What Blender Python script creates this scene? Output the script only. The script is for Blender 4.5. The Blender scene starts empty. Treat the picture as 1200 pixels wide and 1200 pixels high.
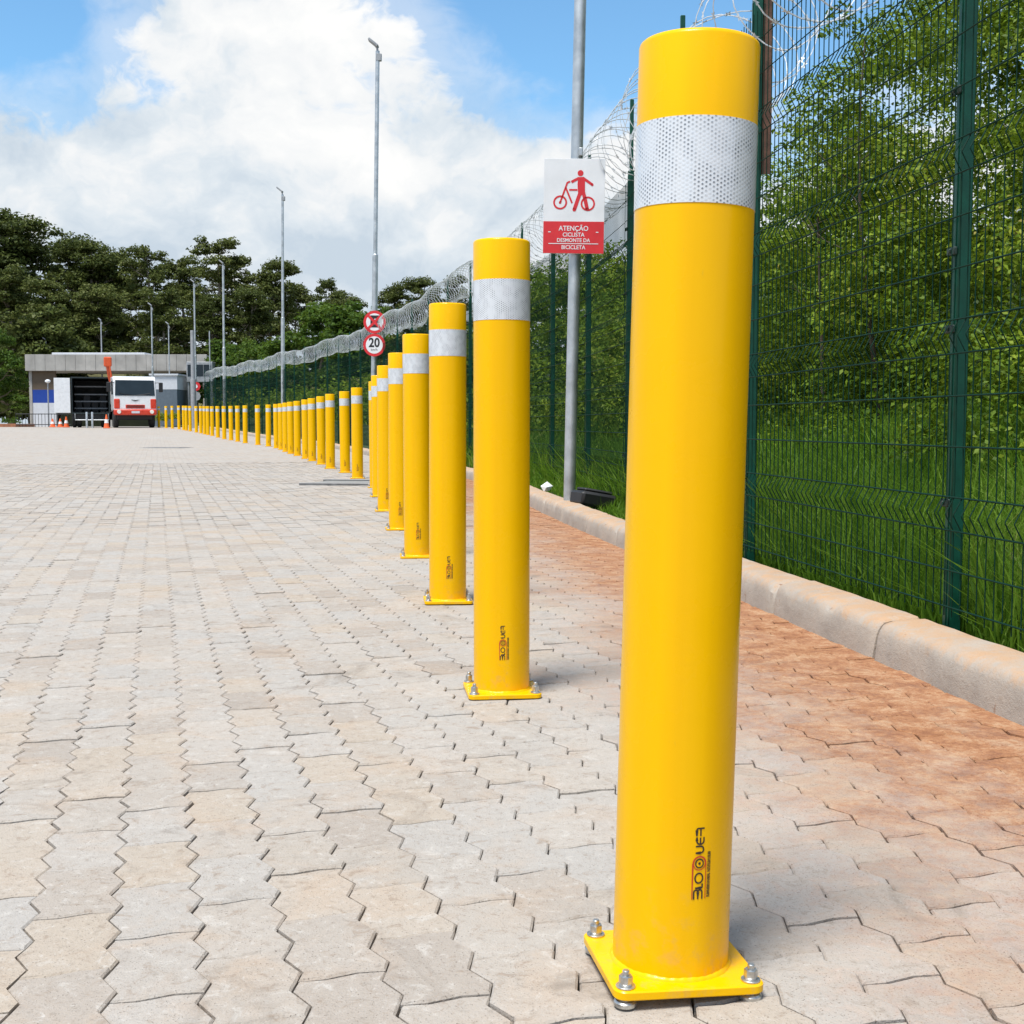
import bpy, math, random
import numpy as np
from mathutils import Vector, Matrix, noise as mnoise

R = math.radians
random.seed(7)
rng = np.random.default_rng(11)
sc = bpy.context.scene
COL = sc.collection

# ------------------------------------------------------------------ camera
CAM_H = 0.722
cam_d = bpy.data.cameras.new('camera')
cam = bpy.data.objects.new('camera', cam_d); COL.objects.link(cam)
cam_d.sensor_width = 36.0; cam_d.lens = 45.0
cam_d.clip_start = 0.05; cam_d.clip_end = 3000
cam.location = (0, 0, CAM_H)
cam.rotation_euler = (R(90 - 3.93), 0, 0)
sc.camera = cam
sc.render.resolution_x = sc.render.resolution_y = 1024

# ------------------------------------------------------------------ sun, exposure
SUN_EL, SUN_AZ = 68.0, 214.0          # azimuth clockwise from +Y: behind and to the left
sd = bpy.data.lights.new('sun', 'SUN'); sd.energy = 3.1; sd.angle = R(18); sd.color = (1.0, 0.965, 0.91)
sun = bpy.data.objects.new('sun', sd); COL.objects.link(sun)
_d = Vector((math.sin(R(SUN_AZ)) * math.cos(R(SUN_EL)), math.cos(R(SUN_AZ)) * math.cos(R(SUN_EL)), math.sin(R(SUN_EL))))
sun.rotation_euler = (-_d).to_track_quat('-Z', 'Y').to_euler()
sun.location = (-8, -12, 30)
vs = sc.view_settings
vs.view_transform = 'Standard'; vs.look = 'None'; vs.gamma = 1.0; vs.exposure = 0.80; vs.use_curve_mapping = False
sc.cycles.use_denoising = True
sc.cycles.max_bounces = 6; sc.cycles.diffuse_bounces = 3; sc.cycles.glossy_bounces = 3
sc.cycles.transmission_bounces = 4; sc.cycles.transparent_max_bounces = 6

# ------------------------------------------------------------------ node helpers
class NT:
    def __init__(self, nt):
        self.nt = nt
    def n(self, typ, **kw):
        nd = self.nt.nodes.new('ShaderNode' + typ)
        for k, v in kw.items():
            if k in nd.inputs.keys():
                self.put(nd.inputs[k], v)
            else:
                setattr(nd, k, v)
        return nd
    def put(self, sock, v):
        if isinstance(v, bpy.types.NodeSocket):
            self.nt.links.new(v, sock)
        elif isinstance(v, (tuple, list)) and len(v) == 3 and sock.type == 'RGBA':
            sock.default_value = (*v, 1)
        else:
            sock.default_value = v
    def math(self, op, a, b=0.0, c=0.0, clamp=False):
        nd = self.nt.nodes.new('ShaderNodeMath'); nd.operation = op; nd.use_clamp = clamp
        self.put(nd.inputs[0], a); self.put(nd.inputs[1], b); self.put(nd.inputs[2], c)
        return nd.outputs[0]
    def mix(self, f, a, b, blend='MIX'):
        nd = self.nt.nodes.new('ShaderNodeMix'); nd.data_type = 'RGBA'; nd.blend_type = blend
        self.put(nd.inputs[0], f); self.put(nd.inputs[6], a); self.put(nd.inputs[7], b)
        return nd.outputs[2]
    def ramp(self, f, stops, interp='LINEAR'):
        nd = self.nt.nodes.new('ShaderNodeValToRGB'); cr = nd.color_ramp; cr.interpolation = interp
        while len(cr.elements) < len(stops): cr.elements.new(0.5)
        for e, (p, c) in zip(cr.elements, stops):
            e.position = p; e.color = (*c, 1) if len(c) == 3 else c
        self.put(nd.inputs[0], f)
        return nd.outputs[0]
    def sstep(self, v, a, b, to0=0.0, to1=1.0):
        nd = self.nt.nodes.new('ShaderNodeMapRange'); nd.interpolation_type = 'SMOOTHSTEP'
        self.put(nd.inputs[0], v); nd.inputs[1].default_value = a; nd.inputs[2].default_value = b
        nd.inputs[3].default_value = to0; nd.inputs[4].default_value = to1
        return nd.outputs[0]
    def noise(self, vec, scale, detail=4, rough=0.55, dist=0.0):
        nd = self.n('TexNoise', Scale=scale, Detail=detail, Roughness=rough, Distortion=dist)
        if vec is not None: self.put(nd.inputs['Vector'], vec)
        return nd.outputs['Fac']
    def bump(self, h, strength=0.3, dist=0.01):
        nd = self.n('Bump', Strength=strength, Distance=dist, Height=h)
        return nd.outputs['Normal']

def new_mat(name):
    m = bpy.data.materials.new(name); m.use_nodes = True
    nt = m.node_tree; nt.nodes.clear()
    t = NT(nt)
    out = t.n('OutputMaterial')
    return m, t, out

def simple(name, col, rough=0.6, metal=0.0, var=0.12, scale=6.0, bump=0.0, bscale=60.0, coat=0.0, spec=0.5):
    """principled with tonal wear noise and fine relief"""
    m, t, out = new_mat(name)
    co = t.n('TexCoord').outputs['Object']
    f = t.noise(co, scale, 5)
    a = tuple(max(0, c * (1 - var)) for c in col); b = tuple(min(1, c * (1 + var)) for c in col)
    c = t.ramp(f, [(0.3, a), (0.7, b)])
    r = t.sstep(f, 0.3, 0.7, max(0.02, rough - 0.06), min(1, rough + 0.06))
    bs = t.n('BsdfPrincipled', **{'Base Color': c, 'Roughness': r, 'Metallic': metal, 'Coat Weight': coat, 'Specular IOR Level': spec})
    if bump > 0:
        t.put(bs.inputs['Normal'], t.bump(t.noise(co, bscale, 3), bump, 0.004))
    t.put(out.inputs[0], bs.outputs[0])
    return m

# ------------------------------------------------------------------ world: sky with cumulus
w = bpy.data.worlds.new('World'); sc.world = w; w.use_nodes = True
w.node_tree.nodes.clear(); t = NT(w.node_tree)
wo = t.n('OutputWorld'); bg = t.n('Background', Strength=0.11)
sky = t.n('TexSky'); sky.sky_type = 'NISHITA'; sky.sun_disc = False
sky.sun_elevation = R(SUN_EL); sky.sun_rotation = R(SUN_AZ); sky.altitude = 700; sky.air_density = 1.0; sky.dust_density = 0.6; sky.ozone_density = 1.6
dirv = t.n('TexCoord').outputs['Generated']
sep = t.n('SeparateXYZ', Vector=dirv)
dx, dy, dz = sep.outputs
az = t.math('ARCTAN2', dx, dy); el = t.math('ARCSINE', dz)
warp = t.n('TexNoise', Scale=5.0, Detail=5.0, Roughness=0.6); t.put(warp.inputs['Vector'], dirv)
wv = t.n('VectorMath', operation='MULTIPLY_ADD'); t.put(wv.inputs[0], warp.outputs['Color']); wv.inputs[1].default_value = (0.16, 0.16, 0.10); t.put(wv.inputs[2], dirv)
st = t.n('VectorMath', operation='MULTIPLY'); t.put(st.inputs[0], wv.outputs[0]); st.inputs[1].default_value = (1, 1, 1.5)
big = t.noise(st.outputs[0], 2.6, 3, 0.5)
fine = t.noise(st.outputs[0], 8.5, 9, 0.58)
def blob(a0, e0, ra, re, amp):
    u = t.math('DIVIDE', t.math('SUBTRACT', az, a0), ra); v = t.math('DIVIDE', t.math('SUBTRACT', el, e0), re)
    q = t.math('ADD', t.math('MULTIPLY', u, u), t.math('MULTIPLY', v, v))
    return t.math('MULTIPLY', t.math('EXPONENT', t.math('MULTIPLY', q, -1.0)), amp)
dens = t.math('ADD', t.math('MULTIPLY', big, 0.48), t.math('MULTIPLY', fine, 0.78))
for b in [(-0.19, 0.275, 0.11, 0.085, 0.22), (-0.065, 0.235, 0.075, 0.05, 0.14), (-0.36, 0.185, 0.16, 0.045, 0.16), (-0.10, 0.12, 0.2, 0.08, 0.12), (0.07, 0.185, 0.12, 0.055, 0.24),
          (-0.345, 0.285, 0.065, 0.050, -0.32), (0.04, 0.30, 0.11, 0.075, -0.40), (-0.40, 0.33, 0.05, 0.03, 0.15), (-0.27, 0.245, 0.03, 0.015, -0.12), (0.20, 0.29, 0.06, 0.06, -0.22)]:
    dens = t.math('ADD', dens, blob(*b))
hz = t.sstep(el, 0.08, 0.27, 0.24, 0.0)
dens = t.math('ADD', dens, hz)
cov = t.sstep(dens, 0.63, 0.76)
thin = t.sstep(dens, 0.48, 0.68, 0.0, 0.40)
cov = t.math('MAXIMUM', cov, thin)
shade = t.noise(wv.outputs[0], 7.0, 8, 0.62)
st2 = t.n('VectorMath', operation='ADD'); t.put(st2.inputs[0], st.outputs[0]); st2.inputs[1].default_value = (0.0, 0.0, 0.045)
fine2 = t.noise(st2.outputs[0], 8.5, 9, 0.58)
relief = t.math('MULTIPLY', t.math('SUBTRACT', fine, fine2), 0.9)
ccol = t.ramp(t.math('ADD', relief, t.math('ADD', t.math('MULTIPLY', shade, 0.62), t.math('MULTIPLY', t.sstep(el, 0.05, 0.26), 0.26))),
              [(0.28, (3.1, 3.6, 4.1)), (0.44, (3.95, 4.3, 4.6)), (0.56, (4.75, 4.85, 4.92)), (0.72, (5.25, 5.25, 5.2))])
skyc = t.mix(1.0, sky.outputs[0], (0.72, 1.0, 1.06), 'MULTIPLY')
t.put(bg.inputs['Color'], t.mix(cov, skyc, ccol))
t.put(wo.inputs[0], bg.outputs[0])

# ------------------------------------------------------------------ mesh helpers
def link(o, parent=None):
    COL.objects.link(o)
    if parent is not None: o.parent = parent
    return o
def tag(o, label=None, cat=None, group=None, kind=None):
    if label: o['label'] = label
    if cat: o['category'] = cat
    if group: o['group'] = group
    if kind: o['kind'] = kind
    return o
def empty(name, loc=(0, 0, 0), rot=(0, 0, 0), label=None, cat=None, group=None):
    o = bpy.data.objects.new(name, None); o.location = loc; o.rotation_euler = rot; o.empty_display_size = 0.2
    link(o); return tag(o, label, cat, group)

class MB:
    """collects faces, builds one mesh"""
    def __init__(self): self.v = []; self.f = []; self.mi = []
    def add(self, vs, fs, mi=0, M=None):
        b = len(self.v)
        self.v += [tuple(M @ Vector(p)) if M is not None else tuple(p) for p in vs]
        self.f += [tuple(i + b for i in q) for q in fs]; self.mi += [mi] * len(fs)
        return self
    def box(self, x0, x1, y0, y1, z0, z1, mi=0, M=None, bev=0.0):
        if bev > 0:
            b = min(bev, (x1 - x0) * .45, (y1 - y0) * .45, (z1 - z0) * .45)
            V = []; X = (x0, x1); Y = (y0, y1); Z = (z0, z1); s = (1, -1)
            for i in (0, 1):
                for j in (0, 1):
                    for k in (0, 1):
                        V += [(X[i], Y[j] + b * s[j], Z[k] + b * s[k]), (X[i] + b * s[i], Y[j], Z[k] + b * s[k]), (X[i] + b * s[i], Y[j] + b * s[j], Z[k])]
            ix = lambda i, j, k, a: ((i * 2 + j) * 2 + k) * 3 + a
            F = []
            F += [(ix(0,0,0,0), ix(0,0,1,0), ix(0,1,1,0), ix(0,1,0,0)), (ix(1,0,0,0), ix(1,1,0,0), ix(1,1,1,0), ix(1,0,1,0))]
            F += [(ix(0,0,0,1), ix(1,0,0,1), ix(1,0,1,1), ix(0,0,1,1)), (ix(0,1,0,1), ix(0,1,1,1), ix(1,1,1,1), ix(1,1,0,1))]
            F += [(ix(0,0,0,2), ix(0,1,0,2), ix(1,1,0,2), ix(1,0,0,2)), (ix(0,0,1,2), ix(1,0,1,2), ix(1,1,1,2), ix(0,1,1,2))]
            for j in (0, 1):
                for k in (0, 1): F.append((ix(0,j,k,1), ix(1,j,k,1), ix(1,j,k,2), ix(0,j,k,2)))
            for i in (0, 1):
                for k in (0, 1): F.append((ix(i,0,k,0), ix(i,1,k,0), ix(i,1,k,2), ix(i,0,k,2)))
            for i in (0, 1):
                for j in (0, 1): F.append((ix(i,j,0,0), ix(i,j,1,0), ix(i,j,1,1), ix(i,j,0,1)))
            for i in (0, 1):
                for j in (0, 1):
                    for k in (0, 1): F.append((ix(i,j,k,0), ix(i,j,k,1), ix(i,j,k,2)))
            return self.add(V, F, mi, M)
        V = [(x, y, z) for x in (x0, x1) for y in (y0, y1) for z in (z0, z1)]
        F = [(0, 1, 3, 2), (4, 6, 7, 5), (0, 4, 5, 1), (2, 3, 7, 6), (0, 2, 6, 4), (1, 5, 7, 3)]
        return self.add(V, F, mi, M)
    def lathe(self, prof, n=24, mi=0, M=None, cap=(True, True)):
        V = []; F = []
        for (r, z) in prof:
            for i in range(n):
                a = 2 * math.pi * i / n; V.append((r * math.cos(a), r * math.sin(a), z))
        for k in range(len(prof) - 1):
            for i in range(n):
                j = (i + 1) % n
                F.append((k * n + i, k * n + j, (k + 1) * n + j, (k + 1) * n + i))
        if cap[0]: F.append(tuple(range(n - 1, -1, -1)))
        if cap[1]: F.append(tuple((len(prof) - 1) * n + i for i in range(n)))
        return self.add(V, F, mi, M)
    def tube(self, pts, rad, n=6, mi=0, closed=False, M=None):
        P = [Vector(p) for p in pts]; m = len(P)
        if not hasattr(rad, '__len__'): rad = [rad] * m
        V = []; F = []; up = None
        for i, p in enumerate(P):
            d = (P[min(i + 1, m - 1)] - P[max(i - 1, 0)])
            if d.length < 1e-9: d = Vector((0, 0, 1))
            d.normalize()
            if up is None:
                up = Vector((0, 0, 1)) if abs(d.z) < 0.9 else Vector((1, 0, 0))
            a = d.cross(up)
            if a.length < 1e-6: a = d.orthogonal()
            a.normalize(); b = a.cross(d); up = b
            for k in range(n):
                th = 2 * math.pi * k / n
                V.append(p + a * (rad[i] * math.cos(th)) + b * (rad[i] * math.sin(th)))
        for i in range(m - 1):
            for k in range(n):
                j = (k + 1) % n
                F.append((i * n + k, i * n + j, (i + 1) * n + j, (i + 1) * n + k))
        F.append(tuple(range(n - 1, -1, -1))); F.append(tuple((m - 1) * n + k for k in range(n)))
        return self.add(V, F, mi, M)
    def prism(self, poly, z0, z1, mi=0, M=None):
        n = len(poly)
        V = [(x, y, z0) for x, y in poly] + [(x, y, z1) for x, y in poly]
        F = [tuple(range(n - 1, -1, -1)), tuple(range(n, 2 * n))] + [(i, (i + 1) % n, n + (i + 1) % n, n + i) for i in range(n)]
        return self.add(V, F, mi, M)
    def mesh(self, name, mats, smooth=None):
        me = bpy.data.meshes.new(name); me.from_pydata(self.v, [], self.f)
        if not isinstance(mats, (list, tuple)): mats = [mats]
        for m in mats: me.materials.append(m)
        if len(mats) > 1: me.polygons.foreach_set('material_index', self.mi)
        me.update()
        if smooth is not None:
            me.polygons.foreach_set('use_smooth', [True] * len(me.polygons)); me.set_sharp_from_angle(angle=R(smooth))
        return me
    def build(self, name, mats, parent=None, smooth=None):
        return link(bpy.data.objects.new(name, self.mesh(name, mats, smooth)), parent)

def fast_mesh(name, V, k, mat, smooth=False):
    """V (N*k,3): N separate k-gons"""
    V = np.ascontiguousarray(V, dtype=np.float32).reshape(-1, 3); nv = len(V); nf = nv // k
    me = bpy.data.meshes.new(name)
    me.vertices.add(nv); me.vertices.foreach_set('co', V.ravel())
    me.loops.add(nv); me.loops.foreach_set('vertex_index', np.arange(nv, dtype=np.int32))
    me.polygons.add(nf); me.polygons.foreach_set('loop_start', np.arange(0, nv, k, dtype=np.int32)); me.polygons.foreach_set('loop_total', np.full(nf, k, dtype=np.int32))
    me.materials.append(mat); me.update(calc_edges=True); me.validate()
    return me
def indexed_mesh(name, V, F, mat):
    V = np.ascontiguousarray(V, dtype=np.float32).reshape(-1, 3); F = np.asarray(F, dtype=np.int32); nf, k = F.shape
    me = bpy.data.meshes.new(name)
    me.vertices.add(len(V)); me.vertices.foreach_set('co', V.ravel())
    me.loops.add(nf * k); me.loops.foreach_set('vertex_index', F.ravel())
    me.polygons.add(nf); me.polygons.foreach_set('loop_start', np.arange(0, nf * k, k, dtype=np.int32)); me.polygons.foreach_set('loop_total', np.full(nf, k, dtype=np.int32))
    me.materials.append(mat); me.update(calc_edges=True)
    return me
def unit(v): return v / np.maximum(np.linalg.norm(v, axis=-1, keepdims=True), 1e-9)
def leaf_quads(C, Nn, length, width, jitter=0.7, droop=0.0):
    """folded diamond leaves at C facing roughly Nn"""
    n = len(C)
    nn = unit(Nn + rng.normal(0, jitter, (n, 3)))
    r = rng.normal(0, 1, (n, 3)); r[:, 2] -= droop
    tdir = unit(r - nn * np.sum(r * nn, axis=1, keepdims=True)); s = np.cross(nn, tdir)
    L = (length * rng.uniform(0.65, 1.35, n))[:, None]; Wd = (width * rng.uniform(0.7, 1.3, n))[:, None]
    base = C - tdir * L * 0.5; tip = C + tdir * L * 0.5 - nn * L * 0.12
    mid = C - tdir * L * 0.05 + nn * L * 0.08
    return np.stack([base, mid + s * Wd * 0.5, tip, mid - s * Wd * 0.5], axis=1)

ORD = ['', 'first', 'second', 'third', 'fourth', 'fifth', 'sixth', 'seventh', 'eighth', 'ninth', 'tenth', 'eleventh', 'twelfth', 'thirteenth', 'fourteenth', 'fifteenth',
       'sixteenth', 'seventeenth', 'eighteenth', 'nineteenth', 'twentieth']
def ordinal(n):
    if n <= 20: return ORD[n]
    if n % 10 == 0: return {30: 'thirtieth', 40: 'fortieth'}[n]
    return {2: 'twenty', 3: 'thirty', 4: 'forty'}[n // 10] + '-' + ORD[n % 10]

# ------------------------------------------------------------------ the lie of the land
def rise(y):
    y = np.asarray(y, dtype=float)
    q = 0.000195 * np.clip(y - 17, 0, 48) ** 2
    return q + 0.0095 * np.clip(y - 65, 0, 9.5)
ROW = np.array([(-6, 1.19), (0, .415), (1.62, .205), (3.4, -.03), (5.2, -.262), (6.94, -.511), (8.76, -.768), (10.68, -1.042), (12.9, -1.35), (14.68, -1.62), (17, -2.05), (19, -2.48),
                (20.7, -2.92), (22.7, -3.38), (24.6, -3.83), (26, -4.19), (28.3, -4.75), (31.4, -5.55), (35, -6.5), (38.8, -7.65), (43, -9.15), (49.4, -11.35), (54.8, -13.2), (60.9, -15.3), (65.3, -16.95), (80, -22.6), (95, -28.4)])
_yg = np.linspace(-6, 95, 1011)
_xr = np.interp(_yg, ROW[:, 0], ROW[:, 1])
_k = np.exp(-0.5 * (np.arange(-30, 31) / 12.0) ** 2); _k /= _k.sum()
_xs = np.convolve(np.pad(_xr, 30, mode='reflect', reflect_type='odd'), _k, mode='valid')
_kx = _xs + np.interp(_yg, [0, 10, 17, 30], [1.195, 1.22, 1.48, 1.6])
_kx = np.convolve(np.pad(_kx, 30, mode='reflect', reflect_type='odd'), _k, mode='valid')
_fx = _kx + np.interp(_yg, [0, 5.8, 9.0, 12.0, 16, 95], [0.185, 0.205, 0.52, 0.58, 0.46, 0.44])
def kerb_x(y): return np.interp(y, _yg, _kx)
def fence_x(y): return np.interp(y, _yg, _fx)
def fence_normal(y):
    dx = (fence_x(np.asarray(y) + 0.5) - fence_x(np.asarray(y) - 0.5))
    n = np.sqrt(1 + dx * dx)
    return 1 / n, -dx / n            # to the right of the fence, away from the yard

# paving axes: v runs along the columns of pavers, u across them
PA = math.atan(0.277)
AV = np.array([-math.sin(PA), math.cos(PA)]); AU = np.array([math.cos(PA), math.sin(PA)])
U0, U1, V0, V1 = -4.4, 4.6, 0.2, 24.2
PW, PL = 0.117, 0.205

# ------------------------------------------------------------------ paving materials
def paving_material(name, source):
    m, t, out = new_mat(name)
    geo = t.n('NewGeometry'); pos = geo.outputs['Position']
    s = t.n('SeparateXYZ', Vector=pos)
    X, Y = s.outputs[0], s.outputs[1]
    if source == 'island': rnd = geo.outputs['Random Per Island']
    elif source == 'object': rnd = t.n('ObjectInfo').outputs['Random']
    else:
        mp = t.n('Mapping'); t.put(mp.inputs['Vector'], pos); mp.inputs['Rotation'].default_value = (0, 0, -PA - R(90))
        br = t.n('TexBrick', Scale=1.0, **{'Mortar Size': 0.004, 'Brick Width': PL, 'Row Height': PW, 'Mortar Smooth': 0.1, 'Color1': (0, 0, 0), 'Color2': (1, 1, 1), 'Mortar': (0.5, 0.5, 0.5)})
        t.put(br.inputs['Vector'], mp.outputs[0]); rnd = br.outputs['Color']
    big = t.noise(pos, 0.55, 4, 0.6)
    mid = t.noise(pos, 5.0, 6, 0.65, 0.6)
    fin = t.noise(pos, 60.0, 4, 0.7)
    grit = t.noise(pos, 330.0, 2, 0.6)
    base = t.ramp(rnd, [(0.0, (0.322, 0.277, 0.235)), (0.2, (0.379, 0.337, 0.292)), (0.45, (0.367, 0.341, 0.310)), (0.7, (0.401, 0.359, 0.314)), (0.88, (0.390, 0.328, 0.262)), (1.0, (0.356, 0.330, 0.299))])
    base = t.mix(t.sstep(mid, 0.46, 0.72, 0, 0.42), base, (0.424, 0.305, 0.209))
    base = t.mix(t.sstep(big, 0.42, 0.68, 0, 0.40), base, (0.395, 0.379, 0.353))
    flk = t.noise(pos, 26.0, 6, 0.72, 0.8)
    base = t.mix(t.sstep(flk, 0.54, 0.68, 0, 0.62), base, (0.260, 0.198, 0.149))
    base = t.mix(t.sstep(flk, 0.46, 0.31, 0, 0.55), base, (0.497, 0.469, 0.429))
    base = t.mix(t.sstep(fin, 0.54, 0.72, 0, 0.50), base, (0.226, 0.190, 0.156))
    base = t.mix(t.sstep(fin, 0.43, 0.26, 0, 0.50), base, (0.542, 0.514, 0.475))
    base = t.mix(t.sstep(grit, 0.62, 0.71, 0, 0.75), base, (0.085, 0.068, 0.055))
    # red soil washed out along the kerb, gathered in grains and patches
    kd = t.math('SUBTRACT', t.math('SUBTRACT', 1.60, t.math('MULTIPLY', Y, 0.13)), X)
    st = t.math('ADD', kd, t.math('MULTIPLY', t.math('SUBTRACT', t.noise(pos, 1.6, 6, 0.66, 0.5), 0.5), 1.1))
    st = t.math('ADD', st, t.math('MULTIPLY', t.math('SUBTRACT', rnd, 0.5), 0.14))
    st = t.math('ADD', st, t.math('MULTIPLY', t.math('SUBTRACT', flk, 0.5), 1.0))
    f1 = t.sstep(st, 1.10, 0.10, 0.0, 0.90)
    soil = t.ramp(t.math('ADD', t.math('MULTIPLY', t.noise(pos, 11, 6, 0.68), 0.6), t.math('MULTIPLY', fin, 0.4)), [(0.40, (0.235, 0.085, 0.030)), (0.5, (0.350, 0.150, 0.058)), (0.60, (0.450, 0.265, 0.145))])
    base = t.mix(f1, base, soil)
    base = t.mix(t.math('MULTIPLY', f1, t.sstep(grit, 0.58, 0.68, 0, 0.8)), base, (0.11, 0.045, 0.02))
    # scattered grime blotches
    gr = t.sstep(t.noise(pos, 2.6, 7, 0.75, 1.4), 0.54, 0.72, 0, 0.55)
    base = t.mix(gr, base, (0.165, 0.138, 0.112))
    rough = t.sstep(mid, 0.3, 0.8, 0.78, 0.95)
    if source == 'brick':
        base = t.mix(t.math('MULTIPLY', br.outputs['Fac'], 0.32), base, (0.13, 0.115, 0.10))
    bs = t.n('BsdfPrincipled', **{'Base Color': base, 'Roughness': rough, 'Specular IOR Level': 0.3})
    h = t.math('ADD', t.math('MULTIPLY', fin, 0.6), t.math('MULTIPLY', grit, 0.4))
    t.put(bs.inputs['Normal'], t.bump(t.math('ADD', h, t.math('MULTIPLY', flk, 0.8)), 0.7, 0.004))
    t.put(out.inputs[0], bs.outputs[0])
    return m
M_PAVER = paving_material('paver_concrete', 'object')
M_PAVER_I = paving_material('paver_concrete_joined', 'island')
M_PAVE_FAR = paving_material('paving_far', 'brick')
M_SAND = simple('joint_sand', (0.075, 0.062, 0.05), 0.95, var=0.4, scale=25, bump=0.5, bscale=300)

# ------------------------------------------------------------------ ground sheets
def sheet(name, us, vs_, skip, mat, z=0.0):
    V = []; F = []; nu = len(us)
    for v in vs_:
        for u in us:
            p = AU * u + AV * v; V.append((p[0], p[1], float(rise(p[1])) + z))
    for j in range(len(vs_) - 1):
        for i in range(nu - 1):
            if skip((us[i] + us[i + 1]) / 2, (vs_[j] + vs_[j + 1]) / 2): continue
            a = j * nu + i; F.append((a, a + 1, a + nu + 1, a + nu))
    mb = MB(); mb.add(V, F); return mb.build(name, mat)
us = [-160, -120, -90, -70, -52, -40, -30, -22, -16, -11, -7.5, U0, 0, U1, 7, 12, 25, 45]
vv = [-60, -30, -12, -4, V0, 6, 12, 18, V1, 26, 28, 30, 33, 36, 39, 42, 46, 50, 54, 58, 62, 66, 70, 74, 78, 84, 92, 105, 125, 160]
pav = sheet('pavement', us, vv, lambda u, v: U0 < u < U1 and V0 < v < V1, M_PAVE_FAR, -0.001)
tag(pav, 'wide pale beige interlocking concrete paving of the yard', 'pavement', kind='structure')
bed = sheet('paving_bed', [U0 - 0.2, 0, U1 + 0.2], [V0 - 0.2, 6, 12, 18, V1 + 0.2], lambda u, v: False, M_SAND, -0.013); bed.parent = pav
M_SOIL = simple('soil', (0.10, 0.085, 0.045), 0.95, var=0.4, scale=0.6, bump=0.4, bscale=20)
gm = MB(); gm.add([(-1500, -1500, -0.6), (1500, -1500, -0.6), (1500, 1500, -0.6), (-1500, 1500, -0.6)], [(0, 1, 2, 3)])
tag(gm.build('ground', M_SOIL), 'dark bare soil reaching out past the yard', 'ground', kind='structure')

# ------------------------------------------------------------------ pavers
def paver_outline():
    a = 0.0095; P = PL / 2
    zig = [(0, 0), (0.27 * P, a), (P * 0.75, -a), (P, 0), (1.27 * P, a), (P * 1.75, -a), (2 * P, 0)]
    right = [(PW / 2 + o, v - PL / 2) for v, o in zig]
    left = [(-PW / 2 + o, v - PL / 2) for v, o in zig]
    e = 0.0055
    def end(v): return [(PW * 0.18, v + e), (-PW * 0.2, v - e * .6)]
    pts = right[:]
    pts += end(PL / 2)
    pts += left[::-1]
    pts += end(-PL / 2)[::-1]
    return np.array(pts)
PO = paver_outline()
def paver_rings(gap):
    sx, sy = (PW - gap) / PW, (PL - gap) / PL
    def ins(d):          # move every outline point inwards along its vertex normal
        P = PO * np.array([1.0, (PL - .0030) / PL]); n = len(P); d += gap / 2
        if d == 0: return P
        e1 = unit(np.roll(P, -1, 0) - P); e0 = unit(P - np.roll(P, 1, 0))
        nn = unit(np.stack([-(e0 + e1)[:, 1], (e0 + e1)[:, 0]], 1))
        return P + nn * d
    return ins(0), ins(0.0032)
def paver_faces(n, full):
    F = [tuple(range(n))]
    for i in range(n):
        j = (i + 1) % n
        F.append((n + i, n + j, j, i))
        if full: F.append((2 * n + i, 2 * n + j, n + j, n + i))
    return F
n_o = len(PO)
pmesh = []
for gap in (0.0015, 0.0022, 0.0030, 0.0042):
    o, i = paver_rings(gap)
    V = [(x, y, 0) for x, y in i] + [(x, y, -0.0028) for x, y in o] + [(x, y, -0.03) for x, y in o]
    mb = MB(); mb.add(V, paver_faces(n_o, True)); pmesh.append(mb.mesh('paver', M_PAVER))
def project(x, y, z):
    p = R(3.93); zz = z - CAM_H; d = y * math.cos(p) - zz * math.sin(p); u_ = y * math.sin(p) + zz * math.cos(p)
    return 0.5 + 1.25 * x / d, 0.5 - 1.25 * u_ / d, d
cells = []
for ci in range(int((U1 - U0) / PW)):
    u = U0 + (ci + 0.5) * PW
    off = PL / 2 if ci % 2 else 0.0
    off += float(rng.normal(0, 0.0006))
    for k in range(int((V1 - V0) / PL) + 1):
        v = V0 + k * PL + off
        if v > V1 - PL * .3: continue
        p = AU * u + AV * v
        if p[0] > kerb_x(p[1]) + 0.16 or p[1] < 0.15: continue
        sx_, sy_, dd = project(p[0], p[1], 0)
        inview = dd > 0.3 and -0.02 < sx_ < 1.02 and sy_ < 1.03
        cells.append((dd if inview else 1e6 + abs(p[1]), u, v, p[0], p[1]))
cells.sort()
near, rest = cells[:300], cells[300:]
for q, (d_, u, v, x, y) in enumerate(near):
    o = bpy.data.objects.new('paver', pmesh[int(rng.choice(4, p=[.22, .36, .28, .14]))])
    o.location = (x, y, float(rng.normal(0, 0.0011)))
    o.rotation_euler = (float(rng.normal(0, 0.007)), float(rng.normal(0, 0.010)), PA + float(rng.normal(0, 0.004)))
    link(o, pav)
RV = []; RF = []; base = 0
ringA = [paver_rings(g) for g in (0.0015, 0.0022, 0.0030, 0.0042)]
ca, sa = math.cos(PA), math.sin(PA)
Vtop = []; quads = []; tops = []
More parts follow.
